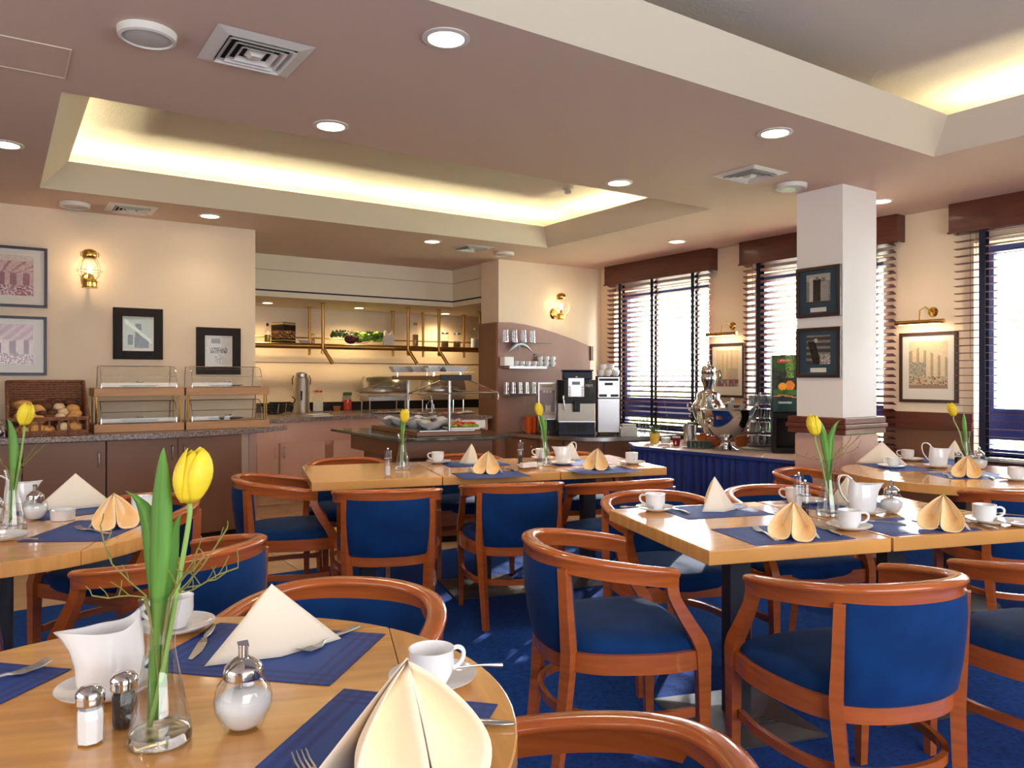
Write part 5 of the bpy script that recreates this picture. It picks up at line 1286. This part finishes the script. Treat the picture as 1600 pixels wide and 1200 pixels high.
for k,(u,v,m,l) in enumerate(sal):
    pp=LI(u,v); t=thing('salad_bowl','%s white salad bowl in the salad bar well'%l,'bowl',(pp.x,pp.y,ZI+.041),ang_i+.3*k,'white salad bowls'); b=MB(); n=28; rings=[]
    for r0,z in((.045,0),(.09,.035),(.115,.062),(.108,.062),(.085,.036),(.04,.006)):
        rings.append([(r0*(1+.10*cos(4*2*pi*i/n)*(z>.03))*cos(2*pi*i/n),r0*(1+.10*cos(4*2*pi*i/n)*(z>.03))*sin(2*pi*i/n),z+.012*(z>.06)*cos(4*2*pi*i/n)) for i in range(n)])
    b.loft(rings); b.build('bowl',PORC,t,smooth=SM)
    b=MB(); rr=random.Random(k+20)
    for j in range(30): a_=rr.uniform(0,2*pi); r_=rr.uniform(0,.07); b.ell((r_*cos(a_),r_*sin(a_),.040+.012*(1-r_/.07)),(.018,.014,.008),6,4,rr.uniform(0,3))
    tag(b.build('salad',m,t,smooth=pi),kind='stuff')
pp=LI(.66,.22); t=thing('salad_platter','white platter of carrot, tomato and lettuce at the front of the salad bar','platter',(pp.x,pp.y,ZI+.041),ang_i); MB().box(-.13,-.09,0,.13,.09,.018).build('dish',PORC,t,bevel=.006)
b=MB();b2=MB();b3=MB(); rr=random.Random(4)
for j in range(40): b.ell((rr.uniform(-.09,.06),rr.uniform(-.05,.06),.03+rr.uniform(0,.02)),(.02,.008,.006),6,4,rr.uniform(0,3))
for j in range(16): b2.ell((rr.uniform(-.11,.11),rr.uniform(-.07,-.03),.03),(.028,.02,.012),6,4,rr.uniform(0,3))
for j in range(8): b3.ell((rr.uniform(-.06,.1),rr.uniform(-.04,.05),.045),(.018,.018,.014),8,5)
tag(b.build('grated_carrot',CARROT,t,smooth=pi),kind='stuff'); tag(b2.build('lettuce',LTUCE,t,smooth=pi),kind='stuff'); b3.build('tomato_pieces',TOMATO,t,smooth=pi)
pp=LI(.80,.30); tag(MB().box(-.10,-.06,0,.10,.06,.065).build('ceramic_terrine',PORC,loc=(pp.x-.02,pp.y,ZI+.041),rz=ang_i,bevel=.008),'white oblong terrine at the right of the salad bar','dish')
pp=LI(.47,.36); t=thing('oil_cruet_stand','oil and vinegar bottles in a steel stand on the salad bar','cruet',(pp.x,pp.y,ZI+.041),ang_i)
for k,(sx,m) in enumerate(((-.03,OIL),(.03,PEPPERM))):
    MB().lathe([(0,.003),(.026,.003),(.026,.09),(.012,.13),(.011,.17)],16,(sx,0,.003)).build('bottle',TGLASS,t,smooth=SM); MB().lathe([(0,.005),(.023,.005),(.023,.075),(0,.076)],14,(sx,0,.003)).build('contents',m,t)
MB().tube([(-.03,0,.16),(-.03,0,.19),(0,0,.225),(.03,0,.19),(.03,0,.16)],.003,6).box(-.065,-.03,0,.065,.03,.004).build('stand',CHROME,t)
# ============================================================ RIGHT COUNTER, MACHINES
ZC=.70
cp=[(4.60,7.0),(4.66,6.45),(4.74,6.12),(4.98,5.80),(5.30,5.70),(5.62,5.68),(5.85,5.68)]
cc=[(q.x,q.y) for q in crom([(x,y,0) for x,y in cp],4)]
poly=cc+[(6.03,5.68),(6.03,YP-.045),(4.60,YP-.045)]
tag(MB().prism(poly,ZC-.006,ZC).build('worktop',DARKTOP),'dark worktop of the coffee counter along the pier','worktop')
b=MB(); b.hsweep([(x,y,0) for x,y in cc],[(.0,ZC-.034),(.004,ZC-.034),(.004,ZC+.002),(.0,ZC+.002)]); b.hsweep([(x,y,0) for x,y in cc],[(-.03,ZC-.034),(.0,ZC-.034),(.0,ZC-.0065),(-.03,ZC-.0065)])
tag(b.build('worktop_edging',STEEL,smooth=SM),'polished steel edging strip of the coffee counter','edging')
t=thing('counter_cabinet','brown base cabinets under the coffee counter','cabinet',(0,0,0))
inner=[(x+.05,min(y+.05,YP-.06)) for x,y in cc]; MB().prism(inner+[(5.98,5.74),(5.98,YP-.05),(4.66,YP-.05)],.0085,ZC-.035).build('body',BROWN,t)
def cdoor(pa,pb,kn):
    A_=Vector(pa);B_=Vector(pb); w=(B_-A_).length; door(t,w,.56,((A_.x+B_.x)/2,(A_.y+B_.y)/2,.095),atan2(B_.y-A_.y,B_.x-A_.x),BROWN,kn)
cdoor((4.645,6.98),(4.705,6.48),(.18,.48,'knob')); cdoor((4.71,6.47),(4.785,6.16),(-.1,.48,'knob')); cdoor((4.79,6.15),(5.03,5.85),(.14,.48,'knob')); cdoor((5.04,5.84),(5.34,5.75),(.11,.48,'knob')); cdoor((5.35,5.748),(5.66,5.73),(-.12,.48,'knob'))
def machine_at(px,py,off=0): q=onZ(px,py,ZC+.001); return q,cam_az(q)+radians(off)
# chocolate dispenser
q,a=machine_at(855,677,4); t=thing('drinks_dispenser','slim drinks dispenser with a brown picture of a steaming cup','dispenser',q,a); s=.00672
MB().box(-.10,0,.0,.10,.18,.55).build('body',SILVERP,t,bevel=.004)
def art_cup(u,v):
    rr=random.Random(int(u*60)*31+int(v*60)); n=rr.uniform(-6,6); c=(84,50,38)
    if v>.82: c=(176,152,120)
    if hypot((u-.55)/1.0,(v-.30)/.9)<.20 and v<.45: c=(188,160,140)
    if hypot((u-.55)/1.6,(v-.44)/.5)<.13: c=(120,80,60)
    if v<.1: c=(206,190,170)
    if .1<=v<.2 and u>.2: c=(166,140,120)
    if .45<v<.8: c=(92+40*v,56,44)
    return tuple(x+n for x in c)
painted('front_print',.165,.375,art_cup,30,50,t,(0,-.0015,.345),(0,0,0))
text('lettering','COLIMA',.030,BLACK,t,(0,-.004,.505),(pi/2,0,0))
for k in range(3): MB().box(-.045+.034*k,-.004,.435,-.021+.034*k,-.002,.461).build('button',WHITEP,t)
MB().box(-.095,-.05,.0,.095,-.0005,.03).box(-.095,-.004,.03,.095,-.0005,.145).build('drip_tray',BLACK,t,bevel=.003)
# coffee machine
q,a=machine_at(901,680,4); t=thing('coffee_machine','large black and steel automatic coffee machine','coffee machine',q,a)
MB().box(-.19,0,.0,.19,.30,.135).build('base',DARKBLUE,t,bevel=.005)
MB().box(-.193,-.06,.135,.193,.0,.155).build('drip_tray',STEEL,t,bevel=.003)
MB().box(-.19,.03,.135,.19,.30,.33).build('steel_back',mat('splash_steel',rgb(140,132,122),.32,.9),t)
b=MB(); b.prism([(-.195,.0),(-.13,-.035),(.13,-.035),(.195,.0),(.195,.30),(-.195,.30)],.33,.575); b.build('head',BLACK,t,bevel=.006)
MB().box(-.14,.0,.577,.165,.26,.665).build('bean_hopper',DARKBLUE,t,bevel=.012); MB().box(-.15,-.008,.665,.175,.268,.68).build('hopper_lid',DARKBLUE,t,bevel=.006)
cpn=MB().box(-.09,-.041,.40,.075,-.0355,.595).build('control_panel',SILVERP,t,bevel=.002)
MB().box(-.05,-.0425,.525,.032,-.041,.557).build('display',mat('lcd',rgb(60,74,76),.2),cpn)
for r_ in range(4):
    for sx in (-.073,.058): MB().lathe([(0,0),(.0115,0),(.0115,.004),(0,.005)],12).build('button',WHITEP,cpn,(sx,-.0412,.415+.028*r_)).rotation_euler=(pi/2,0,0)
    MB().box(-.052,-.0425,.408+.028*r_,.036,-.041,.420+.028*r_).build('key_label',STEEL,cpn)
text('lettering','FBM',.042,LTGREY,t,(.125,-.037,.515),(pi/2,0,radians(0)))
MB().box(-.035,-.075,.245,.03,-.01,.36).build('spout',BLACK,t,bevel=.006)
b=MB(); b.tube([(-.14,-.04,.39),(-.14,-.075,.375),(-.125,-.085,.26)],.006,8); b.lathe([(.012,.38),(.014,.40),(.008,.415)],12,(-.14,-.05,0)); b.build('steam_wand',CHROME,t,smooth=SM)
for k in range(2): MB().box(-.095+.1*k,-.002,.03,-.005+.1*k,.0,.12).build('drawer_front',BLACK,t)
MB().lathe([(0,.0),(.012,.0),(.012,.012),(0,.014)],12).build('warning_light',EM_LAMP if False else WHITEP,t,(-.002,-.0,.60))
# milk cooler
q,a=machine_at(951,680,5); t=thing('milk_cooler','tall silver milk cooler beside the coffee machine','cooler',q,a)
MB().box(-.118,0,.02,.118,.28,.615).build('body',BLACK,t,bevel=.004)
MB().box(-.112,-.012,.03,.112,-.0005,.38).build('door',SILVERP,t,bevel=.003); MB().box(-.112,-.012,.387,.112,-.0005,.605).build('upper_panel',SILVERP,t,bevel=.003)
MB().box(-.10,-.014,.40,-.02,-.012,.425).box(.02,-.014,.40,.10,-.012,.425).box(-.1,-.014,.565,.1,-.012,.59).build('vent_slots',BLACK,t); MB().box(-.08,-.018,.365,.08,-.012,.372).build('handle',STEEL,t)
MB().box(-.042,-.0145,.52,.042,-.012,.545).build('name_plate',BLACK,t); 
for sx in(-.1,.1): MB().lathe([(.012,0),(.012,.02)],10,(sx,.03,0)).build('foot',BLACK,t)
for k,(dx,dz) in enumerate(((-.075,0),(.0,0),(.085,0),(-.055,.062),(.03,.062))):
    pp=q+Vector((cos(a)*dx-sin(a)*.12, sin(a)*dx+cos(a)*.12, .6155+dz)); dup(protos['cup'],'white patterned mug on the milk cooler, %s'%('bottom left','bottom middle','bottom right','upper left','upper right')[k],pp,a+.8*k,'mugs stacked on the milk cooler',.95)
# orange cups
oc=thing('orange_cup','','cup'); MB().lathe([(0,.004),(.030,.0),(.036,.04),(.040,.06),(.036,.062),(.040,.085),(.037,.085),(.03,.006),(0,.006)],22).build('body',ORANGEP,oc,smooth=SM); MB().tube(crom([(.036,0,.07),(.055,0,.065),(.052,0,.03),(.034,0,.025)],3),.004,6).build('handle',ORANGEP,oc)
for k,px in enumerate((804,817.5,829)):
    q=onZ(px,674,ZC+.001); q.y=min(q.y,6.78)
    for j in range(2): dup(oc,'orange cup, %s of the %s stack beside the dispenser'%(('lower','upper')[j],('left','middle','right')[k]),(q.x,q.y,ZC+.001+.0865*j),2.2+k,'stacked orange cups')
q=onZ(838,675,ZC+.001); q.y=min(q.y,6.7)
for j in range(3): jar_thing('small_glass','small clear glass beside the orange cups, %s one'%('left','middle','right')[j],'glass',(q.x-.03+.045*j,q.y-.03*j,ZC+.001),.026,.075,0,None,group='small glasses beside the orange cups')
# pier shelves
def pshelf(z,x0,x1,lab,edge):
    t=thing('wall_shelf',lab,'shelf',((x0+x1)/2,YP-.041,z),0,'shelves on the arched panel'); w=(x1-x0)/2
    MB().box(-w,-.16,-.008,w,-.0,0).build('glass_board',TGLASS,t)
    if edge: MB().box(-w,-.165,-.028,w-.12,-.15,.002).build('metal_edge',STEEL,t); MB().box(-w,-.15,-.02,w-.15,-.001,-.009).build('bracket',STEEL,t)
    else: MB().box(-w,-.162,-.008,w,-.160,0).build('front_edge',COLUMN,t)
pshelf(1.685,4.60,5.15,'top glass shelf with four upturned glasses',False); pshelf(1.425,4.58,5.20,'middle shelf holding white cups',True); pshelf(1.125,4.58,5.02,'lowest shelf with clear glasses',True)
tg=thing('tall_glass','','glass'); MB().lathe([(.031,0),(.033,.002),(.027,.13),(.0,.132)],18).build('glass',GLASSW,tg,smooth=SM); MB().lathe([(.0335,0),(.0335,.004)],18).build('rim',CHROME,tg)
for k,px in enumerate((790,804,818,832)): q=onY(px,520,YP-.13); dup(tg,'upturned tall glass on the top wall shelf, number %s from the left'%('one','two','three','four')[k],(q.x,q.y,1.6855),0,'tall glasses on the top shelf',1.05)
for k in range(5): q=onY(791+10.5*k,605,YP-.12); dup(tg,'clear glass on the lowest wall shelf, number %s from the left'%('one','two','three','four','five')[k],(q.x,q.y,1.1255),0,'glasses on the lowest shelf',.95)
q=onY(792,560,YP-.12); tag(MB().box(-.06,-.05,0,.06,.05,.10).build('sugar_box',PORC,loc=(q.x,q.y,1.4255),bevel=.006),'square white china box at the left of the middle shelf','box')
for k in range(7):
    q=onY(806+9.5*k,565,YP-.10-.02*(k%2)); dup(protos['cup'],'white cup on the middle wall shelf, %s from the left'%('first','second','third','fourth','fifth','sixth','seventh')[k],(q.x,q.y,1.4255),-.4+.1*k,'cups on the middle shelf',.85)
    if k>3: dup(protos['cup'],'white cup stacked on top at the right of the middle shelf, %s'%('left','middle','right')[k-4],(q.x,q.y,1.4255+.057),-.4+.1*k,'cups on the middle shelf',.85)
# leaping dolphin ornament
q=onY(814,544,YP-.10); t=thing('dolphin_ornament','silver grey leaping dolphin wall ornament between the shelves','ornament',(q.x,q.y,q.z),0)
sp_=crom([(-.175,0,-.055),(-.13,0,-.015),(-.07,0,.035),(0,0,.048),(.07,0,.025),(.13,0,-.02),(.175,0,-.065)],4); rr_=[.004,.008,.010,.014,.020,.025,.028,.030,.031,.032,.031,.030,.028,.026,.023,.020,.017,.014,.012,.010,.008,.006,.006,.005,.004]
DOL=mat('silver_ornament',rgb(186,186,190),.3,.6)
b=MB(); b.tube(sp_,rr_[:len(sp_)],12); b.build('body',DOL,t,smooth=pi)
MB().add([(-.01,0,.075),(.03,0,.06),(.055,0,.095)],[(0,1,2)]).build('dorsal_fin',DOL,t,solid=.006); MB().add([(.165,-.0,-.06),(.215,-.03,-.062),(.18,0,-.075),(.20,.03,-.09)],[(0,1,2),(0,2,3)]).build('tail_fluke',DOL,t,solid=.006)
MB().add([(-.06,0,.02),(-.03,-.03,.02),(-.075,-.05,-.04)],[(0,1,2)]).build('flipper',DOL,t,solid=.006)
# plates on the counter
q=onZ(983,681,ZC+.001); t=thing('plate_stack','stack of white plates right of the milk cooler','plates',q,cam_az(q))
for k in range(9): MB().box(-.085,-.085,.010*k,.085,.085,.010*k+.007).build('plate',PORC,t,bevel=.003)
for k in range(3): MB().box(-.07,-.07,.09+.012*k,.07,.07,.09+.012*k+.008).build('plate',PORC,t,bevel=.003)
q=onZ(1004,680,ZC+.001); t=thing('cutlery_jar','jar of upright teaspoons right of the plates','jar',q); MB().lathe([(0,.002),(.045,.002),(.05,.09),(.046,.09),(.04,.006),(0,.006)],20).build('pot',TGLASS,t,smooth=SM)
for k in range(9): a_=k*.7; MB().tube([(.02*cos(a_),.02*sin(a_),.01),(.05*cos(a_),.05*sin(a_),.15)],.002,5).ell((.055*cos(a_),.055*sin(a_),.165),(.008,.005,.016),8,5).build('spoon',STEEL,t)

# ============================================================ SKIRTED TABLE THINGS
def onT(px,py): return onZ(px,py,Zs+.001)
q=onT(1023,692); t=thing('yellow_pot','yellow wrapped pot with a small green plant','pot',q); MB().lathe([(0,0),(.04,0),(.046,.05),(.052,.09),(.048,.092),(.04,.01),(0,.01)],18).build('pot',YELLOWF,t,smooth=SM)
b=MB(); rr=random.Random(2)
for k in range(16): a_=rr.uniform(0,6.28); e=Vector((.09*cos(a_),.05*sin(a_),.13+rr.uniform(0,.06))); b.tube([(0,0,.08),tuple(e*.6+Vector((0,0,.05))),tuple(e)],[.003,.006,.001],4)
b.build('sprigs',DKLEAF,t)
q=onT(1040,694); jar_thing('sugar_cube_glass','glass of white sugar cubes beside the yellow pot','glass',q,.045,.09,.06,SUGAR)
q=onT(1057,696); t=thing('red_basket','red glass dish of tea bags','dish',q); MB().lathe([(0,0),(.035,0),(.055,.07),(.05,.07),(.03,.008),(0,.008)],4).build('dish',mat('red_glass',rgb(150,30,44),.15,trans=.2),t); MB().box(-.03,-.02,.01,.03,.02,.085).build('tea_bags',PORC,t,bevel=.004)
b=MB(); q=onT(1043,690); b.tube(crom([(0,0,.05),(-.01,0,.25),(-.08,0,.5),(-.20,0,.72)],5),.0025,5); tag(b.build('willow_twig',TWIG,loc=q),'single long curved bare twig leaning from the sugar glass','twig')
q=onT(1078,692); t=thing('steel_canister','brushed steel canister in front of the samovar','canister',q); MB().lathe([(0,0),(.06,0),(.06,.17),(.055,.17),(.055,.01),(0,.01)],26).build('can',STEEL,t,smooth=SM)
q=onT(1092,700); t=thing('candle_tray','oval steel tray with two rows of dark green tea light boxes','tray',q,cam_az(q)); MB().lathe([(0,0),(.13,.002),(.14,.008),(0,.006)],28,sy=.6).build('tray',STEEL,t,smooth=SM)
for k in range(6): MB().box(-.10+.035*k,-.025,.008,-.07+.035*k,.025,.06).build('green_box',mat('bottle_green',rgb(16,48,40),.3) if k==0 else MATS['bottle_green'],t,bevel=.003)
for k,(px,py,dx) in enumerate(((1103,694,.0),(1118,699,0),(1158,697,0))):
    q=onT(px,py); t=thing('wicker_dish','%s orange brown woven basket around the punch bowl foot'%('rear','front left','right')[k],'basket',q,.4*k,'woven baskets on the skirted table'); MB().loft([[(-.05,-.04,0),(.05,-.04,0),(.05,.04,0),(-.05,.04,0)],[(-.075,-.06,.085),(.075,-.06,.085),(.075,.06,.085),(-.075,.06,.085)],[(-.07,-.055,.085),(.07,-.055,.085),(.07,.055,.085),(-.07,.055,.085)],[(-.045,-.035,.006),(.045,-.035,.006),(.045,.035,.006),(-.045,.035,.006)]]).build('basket',TERRA,t)
    for j in range(5): MB().box(-.05+.02*j,-.03,.02,-.038+.02*j,.03,.10).build('sachet',(REDP,YELLOWF,MATS['bottle_green'],PORC,ORANGEP)[j],t)
# samovar
q=onT(1107,694); t=thing('samovar','tall silver samovar with a small teapot on top','samovar',q,cam_az(q)); t.scale=(.9,.9,.9)
MB().box(-.10,-.10,.0,.10,.10,.03).build('foot_plate',CHROME,t,bevel=.008)
MB().lathe([(.09,.03),(.06,.06),(.05,.12),(.07,.17),(.12,.24),(.165,.34),(.168,.38),(.14,.43),(.115,.46),(.12,.50),(.10,.53),(.06,.55),(0,.552)],32).build('body',CHROME,t,smooth=radians(50))
MB().lathe([(.05,.55),(.055,.60),(.075,.64),(.080,.68),(.070,.71),(.075,.715),(.072,.77),(.06,.79),(.02,.80),(.012,.82),(.016,.835),(0,.845)],24).build('teapot',CHROME,t,smooth=radians(50))
MB().tube(crom([(.07,0,.74),(.11,0,.72),(.10,0,.66),(.07,0,.65)],3),.007,6).build('teapot_handle',CHROME,t,smooth=SM)
b=MB()
for s in(-1,1): b.tube(crom([(s*.15,0,.40),(s*.20,0,.42),(s*.205,0,.36),(s*.165,0,.33)],4),.009,8)
b.build('side_handle',CHROME,t,smooth=SM); b=MB(); b.tube([(-.10,-.05,.22),(-.20,-.10,.22),(-.215,-.108,.18)],.011,8); b.tube([(-.17,-.085,.22),(-.17,-.085,.28),(-.19,-.09,.285)],.007,6); b.build('tap',CHROME,t,smooth=SM)
# punch bowl
q=onT(1134,703); t=thing('punch_bowl','big polished silver bowl on a foot holding bottles','bowl',q)
MB().lathe([(0,.0),(.10,.0),(.105,.008),(.08,.022),(.045,.04),(.038,.07),(.05,.09),(.055,.10),(.12,.13),(.175,.20),(.20,.28),(.205,.335),(.212,.342),(.205,.347),(.198,.335),(.19,.28),(.16,.20),(.1,.15),(0,.135)],48).build('bowl',CHROME,t,smooth=radians(50))
b=MB(); b.ell((-.215,0,.25),(.012,.03,.03),10,6); b.ell((.215,0,.25),(.012,.03,.03),10,6); b.build('lion_handle',CHROME,t,smooth=pi)
for k,(dx,dy,ax,ay,m,cap,l) in enumerate(((-.10,-.06,-.2,-.15,TGLASS,'cap_blue','clear water bottle with pale blue cap standing left in the silver bowl'),(.03,-.02,.55,.0,TGLASS,'cap_red','bottle with dark red cap leaning right in the silver bowl'),(.11,.02,.75,.1,TGLASS,'cap_white','clear bottle lying to the right in the silver bowl'),(.0,.07,.2,.3,TGLASS,'cap_white','clear bottle at the back of the silver bowl'))):
    bo=thing('bottle',l,'bottle',(q.x+dx*.9*C_,q.y-dx*.9*S_,q.z+.16),0,'bottles in the silver bowl'); bo.rotation_euler=(0,0,0); d_=Vector((C_*ax,-S_*ax,1)).normalized(); bo.rotation_euler=d_.to_track_quat('Z','Y').to_euler()
    MB().lathe([(0,0),(.034,.002),(.036,.02),(.036,.15),(.030,.19),(.014,.245),(.013,.27)],20).build('glass',mat('bottle_plastic',rgb(190,206,216),.1,trans=.7) if k==0 else MATS['bottle_plastic'],bo,smooth=SM)
    MB().lathe([(.015,.262),(.015,.285),(0,.287)],14).build('cap',mat(cap+str(k),rgb(*{'cap_blue':(150,190,230),'cap_red':(120,24,24),'cap_white':(230,230,230)}[cap]),.4),bo,smooth=SM)
# glass rack tower
q=onT(1187,701); t=thing('glass_rack','four tier rack tower full of small glasses','rack',q,cam_az(q))
for k in range(4): MB().lathe([(0,0),(.098,0),(.105,.008),(.10,.012),(0,.010)],28,(0,0,.02+.115*k)).build('tier',mat('rack_tray',rgb(96,64,56),.4) if k==0 else MATS['rack_tray'],t,smooth=SM)
MB().tube([(0,0,0),(0,0,.48)],.01,8).build('centre_rod',CHROME,t,smooth=SM); MB().lathe([(.14,0),(.15,.004),(.10,.018)],28).build('foot',LTGREY,t,smooth=SM)
sg=thing('small_glass','','glass'); MB().lathe([(0,.004),(.020,0),(.024,.03),(.029,.08),(.0275,.08),(.022,.03),(.017,.01),(0,.008)],14).build('glass',GLASSW,sg,smooth=SM); MB().lathe([(.0292,.079),(.0292,.081)],14).build('rim',CHROME,sg); MB().lathe([(0,.0),(.018,.0),(.019,.006),(0,.007)],12).build('base',STEEL,sg)
for k in range(4):
    for j in range(7): a_=j*pi/3.5+.2*k; dup(sg,'small clear glass on the %s tier of the glass rack'%('lowest','second','third','topmost')[k],(q.x+.07*cos(a_),q.y+.07*sin(a_),q.z+.031+.115*k),0,'glasses on the %s tier'%('lowest','second','third','topmost')[k])
# juice machine
q=onT(1226,714); q=Vector((5.05,3.60,Zs+.001)); q=onT(1238,709); t=thing('juice_dispenser','tall dark juice dispenser with orange picture beside the pillar','dispenser',q,cam_az(q)+radians(4))
MB().box(-.15,0,.0,.17,.34,.04).box(-.15,.18,.04,.17,.34,.32).box(-.15,.0,.28,.17,.34,.33).box(-.15,.0,.04,-.12,.18,.28).build('base_unit',BLACK,t,bevel=.004)
MB().box(-.155,-.02,.33,.175,.30,.79).build('head',BLACK,t,bevel=.006)
def art_juice(u,v):
    rr=random.Random(int(u*60)*31+int(v*60)); n=rr.uniform(-8,8); c=(16+20*v,40+46*max(0,sin(v*9)),24)
    if v<.30: c=(24,60,62)
    if .30<v<.40: c=(50,104,40)
    if hypot((u-.40),(v-.47)*1.5)<.12: c=(232,130,40)
    if hypot((u-.22),(v-.45)*1.5)<.10: c=(244,170,60)
    if abs(v-.27-.02*sin(u*7))<.012: c=(220,140,80)
    if v>.88 and .10<u<.48 and v<.955: c=(196,50,44)
    if v>.6 and u>.3 and u<.5 and rr.random()>.4: c=(110,150,70)
    if .14<v<.17 and   .12<u<.45: c=(180,200,200)
    return tuple(max(0,min(255,x+n)) for x in c)
painted('front_print',.31,.445,art_juice,40,56,t,(.01,-.0208,.56),(0,0,0))
text('lettering','pfanner',.026,WHITEP,t,(-.055,-.0225,.748),(pi/2,0,0))
MB().box(-.03,.06,.24,.02,.12,.28).build('tap',STEEL,t)
# floor cable
pts=crom([onZ(690,820,.02),onZ(700,832,.02),onZ(716,836,.02),onZ(722,826,.02),onZ(712,822,.02),onZ(700,828,.02),onZ(708,840,.02)],5)
tag(MB().tube(pts,.006,6).build('cable_coil',BLACK,smooth=SM),'black cable coiled on the tiles under the middle table','cable')
p=onZ(713,829,.01);
